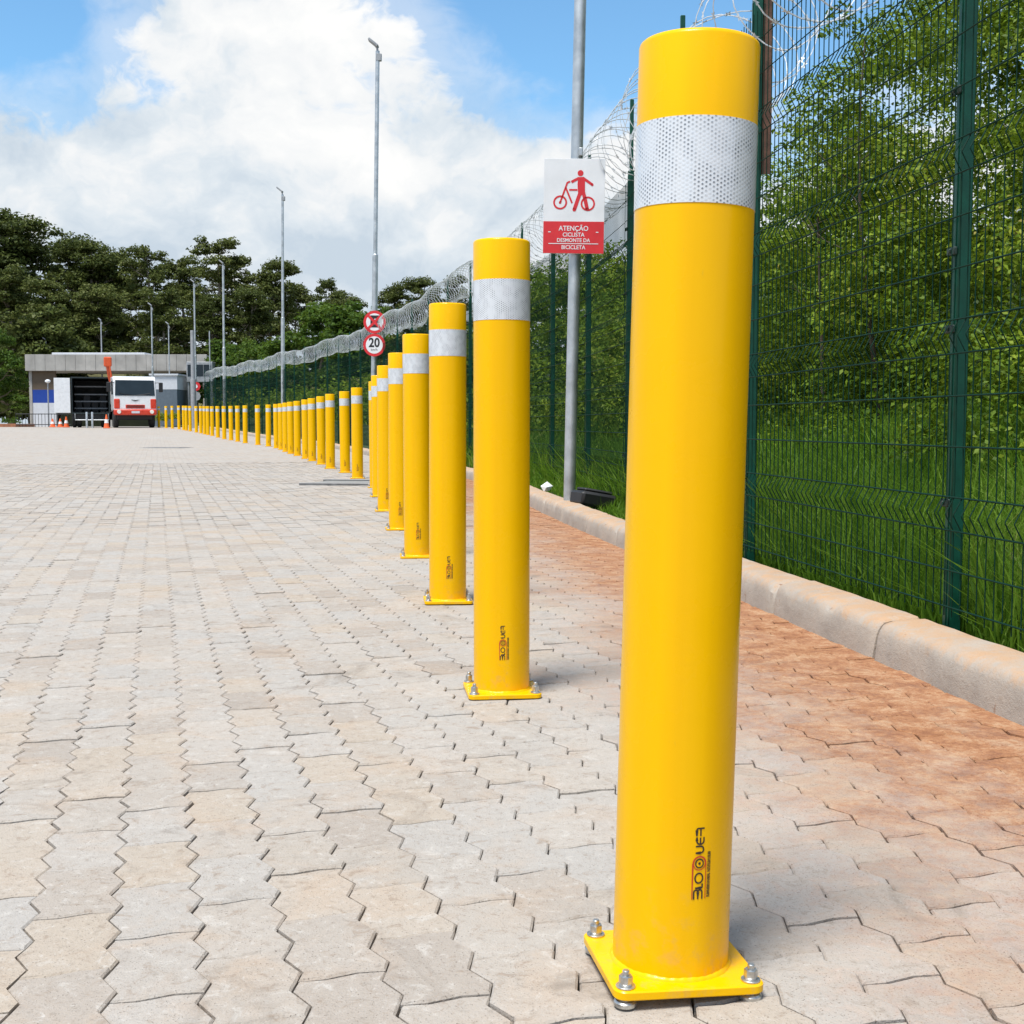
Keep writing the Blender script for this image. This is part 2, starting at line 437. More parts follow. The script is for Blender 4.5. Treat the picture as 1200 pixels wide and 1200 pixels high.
for (d_, u, v, x, y) in rest:
    o, i = ringA[int(rng.choice(4, p=[.22, .36, .28, .14]))]
    full = d_ < 9
    tx, ty = rng.normal(0, 0.005, 2); z0 = rng.normal(0, 0.001) + float(rise(y))
    def place(P, z):
        zz = z + z0 + P[:, 0] * tx + P[:, 1] * ty
        return np.stack([x + P[:, 0] * ca - P[:, 1] * sa, y + P[:, 0] * sa + P[:, 1] * ca, zz], 1)
    if full: V = np.concatenate([place(i, 0), place(o, -0.0028), place(o, -0.014)])
    else: V = np.concatenate([place(o, 0), place(o, -0.014)])
    Vtop.append(V); b = base; base += len(V)
    tops.append(tuple(range(b, b + n_o)))
    for r_ in range(2 if full else 1):
        for k in range(n_o):
            j = (k + 1) % n_o
            quads.append((b + (r_ + 1) * n_o + k, b + (r_ + 1) * n_o + j, b + r_ * n_o + j, b + r_ * n_o + k))
me = bpy.data.meshes.new('paver_field'); me.from_pydata(np.concatenate(Vtop).tolist(), [], tops + quads); me.materials.append(M_PAVER_I); me.update()
pf = link(bpy.data.objects.new('paver_field', me), pav); pf['kind'] = 'stuff'

# ------------------------------------------------------------------ kerb
def kerb_material():
    m, t, out = new_mat('kerb_concrete')
    pos = t.n('NewGeometry').outputs['Position']; nrm = t.n('SeparateXYZ', Vector=t.n('TexCoord').outputs['Object'])
    a = t.noise(pos, 4, 6, 0.65); b = t.noise(pos, 45, 4, 0.7); g = t.noise(pos, 260, 2)
    c = t.ramp(a, [(0.3, (0.31, 0.27, 0.23)), (0.5, (0.38, 0.335, 0.285)), (0.7, (0.43, 0.365, 0.30))])
    c = t.mix(t.sstep(b, 0.55, 0.75, 0, 0.45), c, (0.30, 0.22, 0.16))
    c = t.mix(t.sstep(b, 0.42, 0.25, 0, 0.4), c, (0.43, 0.40, 0.36))
    dust = t.math('MULTIPLY', t.sstep(t.math('ADD', nrm.outputs[2], t.math('MULTIPLY', t.math('SUBTRACT', t.noise(pos, 24, 6, 0.7), 0.5), 0.16)), 0.078, 0.128), t.sstep(t.noise(pos, 7, 5, 0.6), 0.3, 0.6, 0.15, 0.9))
    c = t.mix(dust, c, (0.46, 0.29, 0.17))
    spot = t.sstep(t.noise(pos, 16, 4, 0.6, 1.0), 0.66, 0.74, 0, 0.75)
    c = t.mix(spot, c, (0.21, 0.095, 0.045))
    c = t.mix(t.sstep(g, 0.64, 0.74, 0, 0.5), c, (0.15, 0.12, 0.10))
    bs = t.n('BsdfPrincipled', **{'Base Color': c, 'Roughness': 0.9, 'Specular IOR Level': 0.3})
    t.put(bs.inputs['Normal'], t.bump(t.math('ADD', b, t.math('MULTIPLY', g, 0.5)), 0.5, 0.006))
    t.put(out.inputs[0], bs.outputs[0]); return m
M_KERB = kerb_material()
def kerb_block_mesh(L, seed):
    prof = [(0.0, -0.06), (0.003, 0.0), (0.007, 0.04), (0.012, 0.080), (0.018, 0.096), (0.028, 0.108), (0.042, 0.116), (0.062, 0.120), (0.12, 0.124), (0.165, 0.123), (0.172, 0.115), (0.174, -0.06)]
    nx = 22; V = []; F = []; m = len(prof); g = 0.0085
    xs = [g, g + 0.006, g + 0.02] + [L * k / (nx - 5) for k in range(1, nx - 5)] + [L - g - 0.02, L - g - 0.006, L - g]
    xs = sorted(xs)
    for q, x in enumerate(xs):
        edge = min(x - g, L - g - x); sh = 0.010 * max(0, 1 - edge / 0.02) ** 2
        for (y, z) in prof:
            nz = mnoise.noise(Vector((x * 9 + seed * 13.7, y * 20, z * 20))) * 0.004 + mnoise.noise(Vector((x * 33 + seed, y * 60, z * 60))) * 0.002
            chip = max(0, mnoise.noise(Vector((x * 14 + seed * 5, 3.3, z * 10))) - 0.30) * 0.026 if z > 0.08 and y < 0.08 else 0
            yy = y + sh * (1 if y < 0.1 else -1) - nz + chip
            zz = z - (sh + chip if z > 0.05 else 0) + nz
            V.append((x, yy, zz))
    k = len(xs)
    for i in range(k - 1):
        for j in range(m - 1):
            F.append((i * m + j, (i + 1) * m + j, (i + 1) * m + j + 1, i * m + j + 1))
    F.append(tuple(range(m))); F.append(tuple((k - 1) * m + j for j in reversed(range(m))))
    mb = MB(); mb.add(V, F); return mb.mesh('kerb_block', M_KERB, 35)
def march(fx, y0, y1, chord):
    pts = [(float(fx(y0)), y0)]
    while pts[-1][1] < y1:
        lo, hi = pts[-1][1], pts[-1][1] + chord * 1.2
        for _ in range(40):
            md = (lo + hi) / 2
            if math.hypot(float(fx(md)) - pts[-1][0], md - pts[-1][1]) < chord: lo = md
            else: hi = md
        pts.append((float(fx(lo)), lo))
    return pts
kerb = empty('kerb', (0, 0, 0)); tag(kerb, 'low concrete kerb of butted blocks at the foot of the fence', 'kerb', kind='structure')
KM = [kerb_block_mesh(0.93, s) for s in range(6)]
kp = march(kerb_x, 1.15, 74, 0.93)
for i in range(len(kp) - 1):
    (xa, ya), (xb, yb) = kp[i], kp[i + 1]
    o = bpy.data.objects.new('kerb_block', KM[i % 6]); zr = float(rise(ya))
    o.location = (xa, ya, zr + random.uniform(-.004, .004)); a = math.atan2(yb - ya, xb - xa)
    # block local x runs along the kerb, local y away from the yard
    o.rotation_euler = (random.uniform(-.012, .012), -math.atan2(float(rise(yb)) - zr, .93) + random.uniform(-.003, .003), a)
    o.scale = (1, -1, 1)
    link(o, kerb)

# ------------------------------------------------------------------ bollards
def paint_material():
    m, t, out = new_mat('yellow_powder_coat')
    co = t.n('TexCoord').outputs['Object']
    mp = t.n('Mapping'); t.put(mp.inputs['Vector'], co); mp.inputs['Scale'].default_value = (26, 26, 0.7)
    strk = t.noise(mp.outputs[0], 1.0, 3)
    c = t.ramp(strk, [(0.3, (0.81, 0.430, 0.0002)), (0.7, (0.86, 0.470, 0.0003))])
    dust = t.math('MULTIPLY', t.sstep(t.n('SeparateXYZ', Vector=co).outputs[2], 0.22, 0.0), t.sstep(t.noise(t.n('NewGeometry').outputs['Position'], 30, 6, 0.7), 0.50, 0.68, 0, 0.34))
    scuf = t.n('Mapping'); t.put(scuf.inputs['Vector'], t.n('NewGeometry').outputs['Position']); scuf.inputs['Scale'].default_value = (60, 60, 14)
    c = t.mix(t.sstep(t.noise(scuf.outputs[0], 1.0, 5, 0.7), 0.66, 0.74, 0, 0.30), c, (0.55, 0.33, 0.06))
    c = t.mix(dust, c, (0.50, 0.30, 0.12))
    bs = t.n('BsdfPrincipled', **{'Base Color': c, 'Roughness': t.sstep(t.noise(co, 9, 4), 0.3, 0.7, 0.20, 0.34), 'Specular IOR Level': 0.15, 'Coat Weight': 0.05, 'Coat Roughness': 0.03})
    t.put(bs.inputs['Normal'], t.bump(t.noise(co, 240, 2), 0.045, 0.002))
    t.put(out.inputs[0], bs.outputs[0]); return m
M_YEL = paint_material()
def band_material():
    m, t, out = new_mat('prismatic_reflective_film')
    co = t.n('TexCoord').outputs['Object']; s = t.n('SeparateXYZ', Vector=co)
    th = t.math('MULTIPLY', t.math('ARCTAN2', s.outputs[0], t.math('MULTIPLY', s.outputs[1], -1)), 0.075)
    z = s.outputs[2]; k = 2 * math.pi / 0.0046
    # hexagonal lattice out of three plane waves
    def wave(ax, az_): return t.math('COSINE', t.math('MULTIPLY', t.math('ADD', t.math('MULTIPLY', th, ax), t.math('MULTIPLY', z, az_)), k))
    hx = t.math('ADD', t.math('ADD', wave(1.0, 0.0), wave(0.5, 0.866)), wave(0.5, -0.866))
    dots = t.sstep(hx, 0.3, 1.7)
    cv = t.n('CombineXYZ', X=t.math('MULTIPLY', th, 40), Y=t.math('MULTIPLY', z, 34), Z=0.0)
    blot = t.sstep(t.noise(cv.outputs[0], 1.0, 2, 0.5), 0.36, 0.62)
    f = t.math('MULTIPLY', t.math('MULTIPLY', dots, blot), 0.95)  # dark prism reflections painted into the film colour as dots, patchy in strength
    c = t.mix(f, (0.66, 0.68, 0.70), (0.17, 0.18, 0.20))
    c = t.mix(t.sstep(hx, -0.9, -1.45, 0, 0.5), c, (0.80, 0.81, 0.82))
    bs = t.n('BsdfPrincipled', **{'Base Color': c, 'Roughness': 0.32, 'Metallic': 0.15, 'Coat Weight': 0.6, 'Coat Roughness': 0.08})
    t.put(bs.inputs['Normal'], t.bump(hx, 0.10, 0.0006))
    t.put(out.inputs[0], bs.outputs[0]); return m
M_BAND = band_material()
M_ZINC = simple('zinc_bolt', (0.52, 0.52, 0.50), 0.35, 0.9, var=0.3, scale=90)
M_INK = simple('dark_brown_ink', (0.035, 0.018, 0.008), 0.55, var=0.1)
M_INKR = simple('red_ink', (0.50, 0.045, 0.01), 0.5, var=0.1)

TR = 0.075; BH = 1.2; PT = 0.012
mb = MB()
prof = [(TR, PT)] + [(TR, PT + (BH - .006 - PT) * k / 6) for k in range(1, 6)] + [(TR, BH - .006), (TR - .0012, BH - .0025), (TR - .004, BH), (TR - .006, BH - .0008), (TR - .010, BH - .004)]
mb.lathe(prof, 96, cap=(True, True)); ME_TUBE = mb.mesh('tube', M_YEL, 40)
mb = MB(); BR = TR + 0.0007
mb.lathe([(TR - .001, .990), (BR, .9902), (BR, 1.02), (BR, 1.06), (BR, 1.0948), (TR - .001, 1.095)], 96, cap=(False, False)); ME_BAND = mb.mesh('reflective_band', M_BAND, 40)
mb = MB()
def rrect(hx, hy, r, n=5):
    P = []
    for cx, cy, a0 in ((hx - r, hy - r, 0), (-hx + r, hy - r, 90), (-hx + r, -hy + r, 180), (hx - r, -hy + r, 270)):
        for k in range(n + 1):
            a = R(a0 + 90 * k / n); P.append((cx + r * math.cos(a), cy + r * math.sin(a)))
    return P
PS = 0.097
o_ = rrect(PS, PS, .016); i_ = rrect(PS - .0018, PS - .0018, .0145); n_ = len(o_)
V = [(x, y, 0.0) for x, y in i_] + [(x, y, .0018) for x, y in o_] + [(x, y, PT - .0018) for x, y in o_] + [(x, y, PT) for x, y in i_]
F = [tuple(range(n_ - 1, -1, -1)), tuple(range(3 * n_, 4 * n_))] + [(r * n_ + k, r * n_ + (k + 1) % n_, (r + 1) * n_ + (k + 1) % n_, (r + 1) * n_ + k) for r in range(3) for k in range(n_)]
mb.add(V, F); ME_PLATE = mb.mesh('base_plate', M_YEL, 30)
# weld bead: uneven fillet ring
mb = MB(); V = []; F = []; nr = 160; prs = [(0.0, .0085), (.003, .0062), (.0056, .0036), (.0072, .0)]
for k in range(nr):
    a = 2 * math.pi * k / nr; s_ = .62 + .035 * math.sin(k * 1.55) + .06 * math.sin(k * .37 + 1)
    for (dr, dz) in prs: V.append(((TR - .0005 + dr * s_) * math.cos(a), (TR - .0005 + dr * s_) * math.sin(a), PT - .0004 + dz * s_))
for k in range(nr):
    for j in range(3): F.append((k * 4 + j, ((k + 1) % nr) * 4 + j, ((k + 1) % nr) * 4 + j + 1, k * 4 + j + 1))
mb.add(V, F); ME_WELD = mb.mesh('weld_bead', M_YEL, 60)
def bolt_mesh(feet):
    mb = MB()
    mb.lathe([(.0145, 0), (.0150, .0006), (.0150, .0022), (.0145, .0028)], 28)
    mb.lathe([(.0098, .0029), (.0100, .0034), (.0100, .0052), (.0096, .0056)], 24)
    hexp = [(.0108 * math.cos(R(60 * k + 12)), .0108 * math.sin(R(60 * k + 12))) for k in range(6)]
    mb.prism(hexp, .0057, .0155)
    mb.lathe([(.0095, .0155), (.0088, .0168), (.0060, .0172)], 20)
    mb.lathe([(.0056, .016), (.0056, .0225), (.0046, .0238)], 18)
    if feet > 0:
        z = -PT
        mb.lathe([(.006, z - feet), (.006, z)], 14)
        mb.lathe([(.0165, z - feet), (.0175, z - feet + .001), (.0175, z - feet + .006), (.0150, z - feet + .0085)], 28)
        mb.prism(hexp, z - feet + .0086, z - feet + .017)
    return mb.mesh('bolt', M_ZINC, 30)
ME_BOLT = bolt_mesh(0); ME_BOLT_F = bolt_mesh(0.014)

def ribbon(pts, wdt, closed=False):
    """flat 2-D stroke -> quads"""
    P = [np.array(p, float) for p in pts]; n = len(P); L = []; Rr = []
    for i in range(n):
        a = P[i] - P[i - 1] if (i > 0 or closed) else P[1] - P[0]
        b = P[(i + 1) % n] - P[i] if (i < n - 1 or closed) else P[-1] - P[-2]
        a = a / (np.linalg.norm(a) + 1e-9); b = b / (np.linalg.norm(b) + 1e-9); d = a + b
        if np.linalg.norm(d) < 1e-3: d = b
        d /= np.linalg.norm(d); nn = np.array((-d[1], d[0])); c = max(.5, float(np.dot(nn, (-b[1], b[0]))))
        L.append(P[i] + nn * wdt / 2 / c); Rr.append(P[i] - nn * wdt / 2 / c)
    V = L + Rr; F = []
    for i in range(n if closed else n - 1):
        j = (i + 1) % n; F.append((i, n + i, n + j, j))
    return V, F
def arc(cx, cy, rx, ry, a0, a1, n=12):
    return [(cx + rx * math.cos(R(a0 + (a1 - a0) * k / n)), cy + ry * math.sin(R(a0 + (a1 - a0) * k / n))) for k in range(n + 1)]
def logo_mesh():
    # local drawing frame: x to the right, y up, in units of 0.1 mm, origin at the logo's lower middle
    S = []; wd = 20
    S.append((arc(-46 + 0, 90, 26, 26, 180, 0, 10) and [(-66, 0), (-66, 85)] + arc(-38, 88, 28, 30, 180, 0, 8) + [(-10, 0)], wd, 0))
    S.append(([(-10, 30), (-10, 88)] + arc(18, 88, 28, 30, 180, 0, 8) + [(46, 0)], wd, 0))
    S.append(([(-50, 142), (32, 142)] + arc(32, 156, 14, 14, -90, 0, 5) + [(46, 196)], wd, 0))
    S.append((arc(-3, 268, 52, 62, 0, 345, 26) + [(49, 268)], wd, 0))
    S.append((arc(0, 455, 52, 54, 0, 345, 26) + [(52, 455)], 17, 0))
    S.append((arc(0, 455, 9, 9, 0, 330, 10) + [(9, 455)], 18, 0))
    S.append(([(-90, 0), (-90, 455)] + arc(0, 455, 90, 92, 180, 0, 22) + [(90, 0)], 11, 1))
    S.append((arc(0, 455, 80, 84, 0, 345, 28) + [(80, 455)], 12, 1))
    S.append(([(-58, 590), (10, 590)] + arc(10, 632, 40, 42, -90, 90, 10) + [(-58, 674)], wd, 0))
    S.append(([(-46, 790), (-46, 745)] + arc(2, 745, 48, 45, 180, 360, 14) + [(50, 790)], wd, 0))
    S.append(([(2, 702), (2, 785)], wd, 0))
    S.append(([(-50, 805), (-50, 880)] + arc(-30, 880, 20, 22, 180, 90, 5) + [(55, 902)], wd, 0))
    S.append(([(4, 805), (4, 895)], wd, 0))
    rr = random.Random(3); y = 20
    while y < 590:                                   # the small second line, too fine to read
        if not (322 < y < 342):
            x0 = 112; k = rr.choice([0, 1, 2, 3])
            S.append(([(x0, y), (x0 + 46, y)], 9, 0))
            if k == 1: S.append(([(x0 + 6, y), (x0 + 6, y + 14)], 8, 0))
            if k == 2: S.append(([(x0 + 40, y), (x0 + 40, y + 14)], 8, 0))
            if k == 3: S.append(([(x0 + 23, y), (x0 + 23, y + 12)], 8, 0))
        y += rr.choice([13, 15, 17, 19])
    mb = MB()
    for pts, wdt, mi in S:
        V2, F = ribbon(pts, wdt)
        V = []
        for (x, y_) in V2:
            a = (x * 1e-4) / TR; rr_ = TR + .0005 + (.0001 if mi else 0)
            V.append((rr_ * math.sin(a), -rr_ * math.cos(a), y_ * 1e-4))
        mb.add(V, F, mi)
    return mb.mesh('logo', [M_INK, M_INKR])
ME_LOGO = logo_mesh()

BPOS = [(.207, 1.635), (-.028, 3.41), (-.262, 5.18), (-.511, 6.93), (-.768, 8.74), (-1.042, 10.62), (-1.318, 12.75), (-1.544, 14.55), (-2.052, 17.0), (-2.477, 19.0), (-2.936, 20.7), (-3.378, 22.7),
        (-3.835, 24.6), (-4.20, 26.1), (-4.72, 28.2), (-5.14, 29.8), (-5.56, 31.5), (-6.03, 33.5), (-6.43, 35.0), (-7.03, 37.0), (-7.69, 38.8), (-8.53, 41.0), (-9.22, 43.1), (-9.88, 45.1), (-10.5, 46.8), (-11.33, 49.4),
        (-12.2, 52.2), (-12.75, 53.8), (-13.2, 55.1), (-13.8, 56.9), (-14.42, 58.6), (-15.3, 61.0), (-15.86, 62.5), (-16.3, 63.7), (-16.95, 65.3), (-18.0, 68.0), (-18.95, 70.3), (-20.2, 73.4)]
for i, (x, y) in enumerate(BPOS):
    first = i == 0
    yaw = R(9.5) if first else math.atan(0.136 + 0.003 * max(0, y - 14)) * 0.9 + random.uniform(-.03, .03)
    rot = (R(0.0), R(1.32), 0) if first else (R(random.uniform(-.35, .35)), R(random.uniform(-.3, .35)), 0)
    e = Matrix.Rotation(rot[1], 4, 'Y') @ Matrix.Rotation(rot[0], 4, 'X') @ Matrix.Rotation(yaw, 4, 'Z')
    if first: lab = 'tall yellow steel bollard closest to the camera, raised on levelling bolts'
    elif i == 1: lab = 'yellow steel bollard standing second in the row, directly behind the closest one'
    elif i >= 35: lab = 'yellow bollard beside the parked truck, %s of the last three at the far end' % ['first', 'middle one', 'last'][i - 35]
    else: lab = 'yellow steel bollard with white band, %s in the row counted from the camera' % ordinal(i + 1)
    root = empty('bollard', (x, y, float(rise(y)) + (.013 if first else 0.002)), e.to_euler(), lab, 'bollard', 'yellow bollards in the long curving row')
    tb = link(bpy.data.objects.new('tube', ME_TUBE), root)
    bd_ = link(bpy.data.objects.new('reflective_band', ME_BAND), root)
    if first: tb.scale.z = bd_.scale.z = .985
    pl = link(bpy.data.objects.new('base_plate', ME_PLATE), root)
    if i < 12: link(bpy.data.objects.new('weld_bead', ME_WELD), pl)
    if i < 20:
        lg = link(bpy.data.objects.new('logo', ME_LOGO), root); lg.location = (0, 0, .117 if first else .1)
        lg.rotation_euler = (0, 0, R(18) - yaw if first else R(6 + random.uniform(-3, 3)) - yaw)
    if i < 16:
        for sx in (-1, 1):
            for sy in (-1, 1):
                b = link(bpy.data.objects.new('bolt', ME_BOLT_F if first else ME_BOLT), root)
                b.location = (sx * .081, sy * .081, PT + .0002); b.scale = (.82, .82, .9); b.rotation_euler = (0, 0, random.uniform(0, 6))
                if not first: b.scale = (.9, .9, 1.2)

# ------------------------------------------------------------------ fence
M_GREEN = simple('green_powder_coat', (0.004, 0.062, 0.038), 0.42, var=0.25, scale=14, coat=0.06, spec=0.3)
M_WIRE = simple('green_coated_wire', (0.003, 0.026, 0.016), 0.65, var=0.2, scale=20, spec=0.12)
M_RUST = simple('rusty_steel', (0.115, 0.060, 0.040), 0.8, 0.2, var=0.45, scale=18, bump=0.4, bscale=120)
M_CLAMP = simple('black_clamp', (0.012, 0.03, 0.022), 0.55)
CH = 1.975
FOLD = [.37, .895, 1.42, 1.945]
def panel_mesh(n_side=4):
    mb = MB(); z0, z1 = .06, 2.43
    prof = [(z0, 0)]
    for c in FOLD: prof += [(c - .05, 0), (c - .002, .026), (c + .002, .026), (c + .05, 0)]
    prof += [(z1, 0)]
    nw = int(CH / .05)
    for k in range(nw + 1):
        x = .012 + (CH - .024) * k / nw
        mb.tube([(x, y, z) for z, y in prof], .0021, 4)
    def hy(z):
        for c in FOLD:
            if abs(z - c) < .05: return .026 * (1 - abs(z - c) / .05)
        return 0
    hs = [.09, .20]
    for c in FOLD: hs += [c - .05, c + .05]
    for c in FOLD: hs += [c + .20, c + .35]
    for z in hs:
        if z > z1: continue
        mb.tube([(.003, hy(z) + .005, z), (CH * .5, hy(z) + .005, z), (CH - .003, hy(z) + .005, z)], .0028, 4)
    return mb.mesh('mesh_panel', M_WIRE)
ME_PANEL = panel_mesh()
mb = MB()
mb.box(-.021, .021, -.046, -.004, -.3, 2.52, bev=.004)
mb.box(-.008, .008, -.0035, -.0005, .02, 2.5, bev=.001)
mb.box(-.023, .023, -.048, -.002, 2.521, 2.535, bev=.004)
ME_POST = mb.mesh('post', M_GREEN, 40)
mb = MB(); mb.box(-.012, .012, -.040, -.012, 2.15, 3.06, bev=.003); mb.box(-.040, .040, -.036, -.016, 2.60, 2.625, bev=.002)
ME_ARM = mb.mesh('wire_support', M_GREEN, 40)
mb = MB(); mb.box(-.020, .020, -.0535, -.0500, 1.75, 3.3, bev=.001); mb.box(-.020, -.016, -.090, -.0535, 1.75, 3.3, bev=.001); ME_ARM_R = mb.mesh('wire_support', M_RUST, 40)
mb = MB(); mb.box(-.025, .025, .0, .012, -.012, .012, bev=.003); mb.box(-.006, .006, .0115, .018, -.006, .006, bev=.002); ME_CLAMP = mb.mesh('clamp', M_CLAMP, 40)
fence = empty('mesh_fence', (0, 0, 0), label='tall dark green welded mesh security fence on steel posts behind the kerb', cat='fence')
fp = march(fence_x, 1.90, 70, CH)
BACK_Z = .085
for i, (x, y) in enumerate(fp):
    j = min(i + 1, len(fp) - 1); k = i if i < len(fp) - 1 else i - 1
    a = math.atan2(fp[k + 1][1] - fp[k][1], fp[k + 1][0] - fp[k][0]); z = float(rise(y)) + BACK_Z
    # local x along the fence, local +y towards the yard
    lean = R(random.uniform(-.3, .3))
    Mx = Matrix.Translation((x, y, z)) @ Matrix.Rotation(a, 4, 'Z')
    o = link(bpy.data.objects.new('post', ME_POST), fence); o.matrix_local = Mx @ Matrix.Rotation(lean * .5 + R(.15), 4, 'X')
    ar = link(bpy.data.objects.new('wire_support', ME_ARM_R if i == 2 else ME_ARM), o)
    if i == 2: ar['label'] = 'rusty brown angle bar fixed behind the post'
    if y < 16:
        for hz_ in (.40, .92, 1.15, 1.62, 2.1):
            c = link(bpy.data.objects.new('clamp', ME_CLAMP), o); c.location = (0, 0, hz_)
    if i < len(fp) - 1:
        pn = link(bpy.data.objects.new('mesh_panel', ME_PANEL), fence); zb = float(rise(fp[i + 1][1])) + BACK_Z
        pn.matrix_local = Mx @ Matrix.Rotation(-math.atan2(zb - z, CH), 4, 'Y') @ Matrix.Translation((0, .006, 0))

# ------------------------------------------------------------------ razor wire
M_RAZOR = simple('galvanised_razor_wire', (0.66, 0.68, 0.69), 0.45, 0.35, var=0.25, scale=30)
def coil(name, ya, yb, pitch, rfun, cfun, width, thick, segs, jit, barbs, label, seed):
    rr = random.Random(seed); mb = MB(); V = []; F = []
    pts = []; y = ya; ph = 0.0
    while y < yb:
        x = float(fence_x(y)) + .08; nx_, ny_ = fence_normal(y); r = rfun(y); c = cfun(y) + float(rise(y)) + BACK_Z
        wob = jit * mnoise.noise(Vector((ph * .35, seed, 0))); wob2 = jit * mnoise.noise(Vector((ph * .5, seed + 9, 0))); wob3 = jit * 1.5 * mnoise.noise(Vector((ph * .21, seed + 20, 0)))
        cu, su = math.cos(ph), math.sin(ph)
        h = (r + wob) * cu; v = (r + wob2) * su
        pts.append(Vector((x + float(nx_) * h, y + float(ny_) * h + wob3, c + v)))
        ph += 2 * math.pi / segs; y += pitch / segs
    n = len(pts)
    for i, p in enumerate(pts):
        d = (pts[min(i + 1, n - 1)] - pts[max(i - 1, 0)]).normalized()
        a = d.cross(Vector((0, .96, -.1)) + Vector((.1, 0, 0)))
        a = a.normalized() if a.length > 1e-5 else Vector((1, 0, 0)); b = a.cross(d)
        V += [p + b * width / 2 + a * thick / 2, p - b * width / 2 + a * thick / 2, p - b * width / 2 - a * thick / 2, p + b * width / 2 - a * thick / 2]
    for i in range(n - 1):
        for k in range(4):
            j = (k + 1) % 4; F.append((i * 4 + k, i * 4 + j, i * 4 + 4 + j, i * 4 + 4 + k))
    mb.add(V, F)
    if barbs:
        for i in range(0, n - 1, barbs):
            p = pts[i]; d = (pts[i + 1] - pts[i]).normalized(); s1 = d.orthogonal().normalized(); s1 = Matrix.Rotation(rr.uniform(0, 6.28), 3, d) @ s1
            for q in (1, -1):
                L = .013 * rr.uniform(.8, 1.2)
                b0 = p - d * .009; b1 = p + d * .009; tp = p + s1 * q * L * .9 + d * .015 * q; t2 = p + s1 * q * L * .9 - d * .015 * q
                mb.add([b0, tp, b1, t2], [(0, 2, 1), (0, 3, 2)])
    o = mb.build(name, M_RAZOR); return tag(o, label, 'razor wire', 'razor wire coils on top of the fence')
coil('razor_wire_coil', 2.2, 8.6, .25, lambda y: .30 + .05 * math.sin(y * 1.9), lambda y: 2.44 + .07 * math.sin(y * 1.3 + 1), .0045, .0045, 30, .10, 2, 'loose sagging razor wire coil hanging over the fence above the closest posts', 4)
coil('razor_wire_coil', 8.4, 18.8, .20, lambda y: .30 - .006 * (y - 8), lambda y: 2.74, .0105, .003, 28, .05, 3, 'open razor wire coil on the fence behind the bicycle warning sign', 12)
coil('razor_wire_coil', 18.5, 69, .20, lambda y: .225 + .02 * math.sin(y * 2.3), lambda y: 2.80 + .05 * math.sin(y * .7), .026, .005, 24, .02, 0, 'dense tightly wound razor wire coil running along the far stretch of fence', 23)

# ------------------------------------------------------------------ bank behind the fence
def bank_h(u, y):
    u = np.asarray(u, float); y = np.asarray(y, float)
    k = np.interp(y, [0, 30, 46], [1.0, .95, .5])
    h = np.where(u < .5, 0, np.where(u < 5.2, .25 * (u - .5), 1.175 + .72 * (u - 5.2)))
    h = np.minimum(h, 5.0)
    return BACK_Z - .02 + h * k + .10 * np.sin(u * 1.7 + y * .6) * np.clip(u - .8, 0, 1) + rise(np.minimum(y, 80))
def bank_point(y, u):
    nx_, ny_ = fence_normal(y); X = fence_x(y) + nx_ * u; Y = np.asarray(y) + ny_ * u
    return X, Y, bank_h(u, y)
def bank_material():
    m, t, out = new_mat('bank_soil_and_turf')
    pos = t.n('NewGeometry').outputs['Position']
    a = t.noise(pos, 3, 6, 0.7); b = t.noise(pos, 40, 4, 0.7)
    c = t.ramp(a, [(0.3, (0.020, 0.035, 0.008)), (0.55, (0.035, 0.065, 0.014)), (0.75, (0.06, 0.075, 0.02))])
    c = t.mix(t.sstep(b, 0.5, 0.8, 0, 0.6), c, (0.05, 0.035, 0.02))
    bs = t.n('BsdfPrincipled', **{'Base Color': c, 'Roughness': 0.95})
    t.put(bs.inputs['Normal'], t.bump(b, 0.6, 0.03)); t.put(out.inputs[0], bs.outputs[0]); return m
ys = np.concatenate([np.arange(-3, 30, .75), np.arange(30, 96, 2.0)]); uu = np.array([-.26, .0, .4, .8, 1.3, 1.9, 2.6, 3.4, 4.4, 5.5, 7, 9, 12, 18, 30, 55])
V = []; F = []
for y in ys:
    for u in uu:
        if u < 0: V.append((float(kerb_x(y)) + .11, float(y), float(rise(y)) + BACK_Z - .03))
        else:
            X, Y, Z = bank_point(float(y), float(u)); V.append((float(X), float(Y), float(Z)))
nu = len(uu)
for j in range(len(ys) - 1):
    for i in range(nu - 1): F.append((j * nu + i, j * nu + i + 1, (j + 1) * nu + i + 1, (j + 1) * nu + i))
mb = MB(); mb.add(V, F); tag(mb.build('terrain', bank_material(), smooth=60), 'grassy earth bank rising behind the green fence', 'bank', kind='structure')

# ------------------------------------------------------------------ foliage materials
def leaf_material(name, stops, trans=0.35, tcol=(0.16, 0.26, 0.03), rough=0.5, hue_scale=0.4):
    m, t, out = new_mat(name)
    geo = t.n('NewGeometry'); rnd = geo.outputs['Random Per Island']
    pos = geo.outputs['Position']
    f = t.math('ADD', t.math('MULTIPLY', rnd, 0.6), t.math('MULTIPLY', t.sstep(t.noise(pos, hue_scale, 3), 0.3, 0.7), 0.4))
    c = t.ramp(f, stops)
    bs = t.n('BsdfPrincipled', **{'Base Color': c, 'Roughness': rough, 'Specular IOR Level': 0.14})
    tr = t.n('BsdfTranslucent', Color=t.mix(0.5, c, tcol))
    mx = t.n('MixShader', Fac=trans); t.put(mx.inputs[1], bs.outputs[0]); t.put(mx.inputs[2], tr.outputs[0])
    t.put(out.inputs[0], mx.outputs[0]); return m
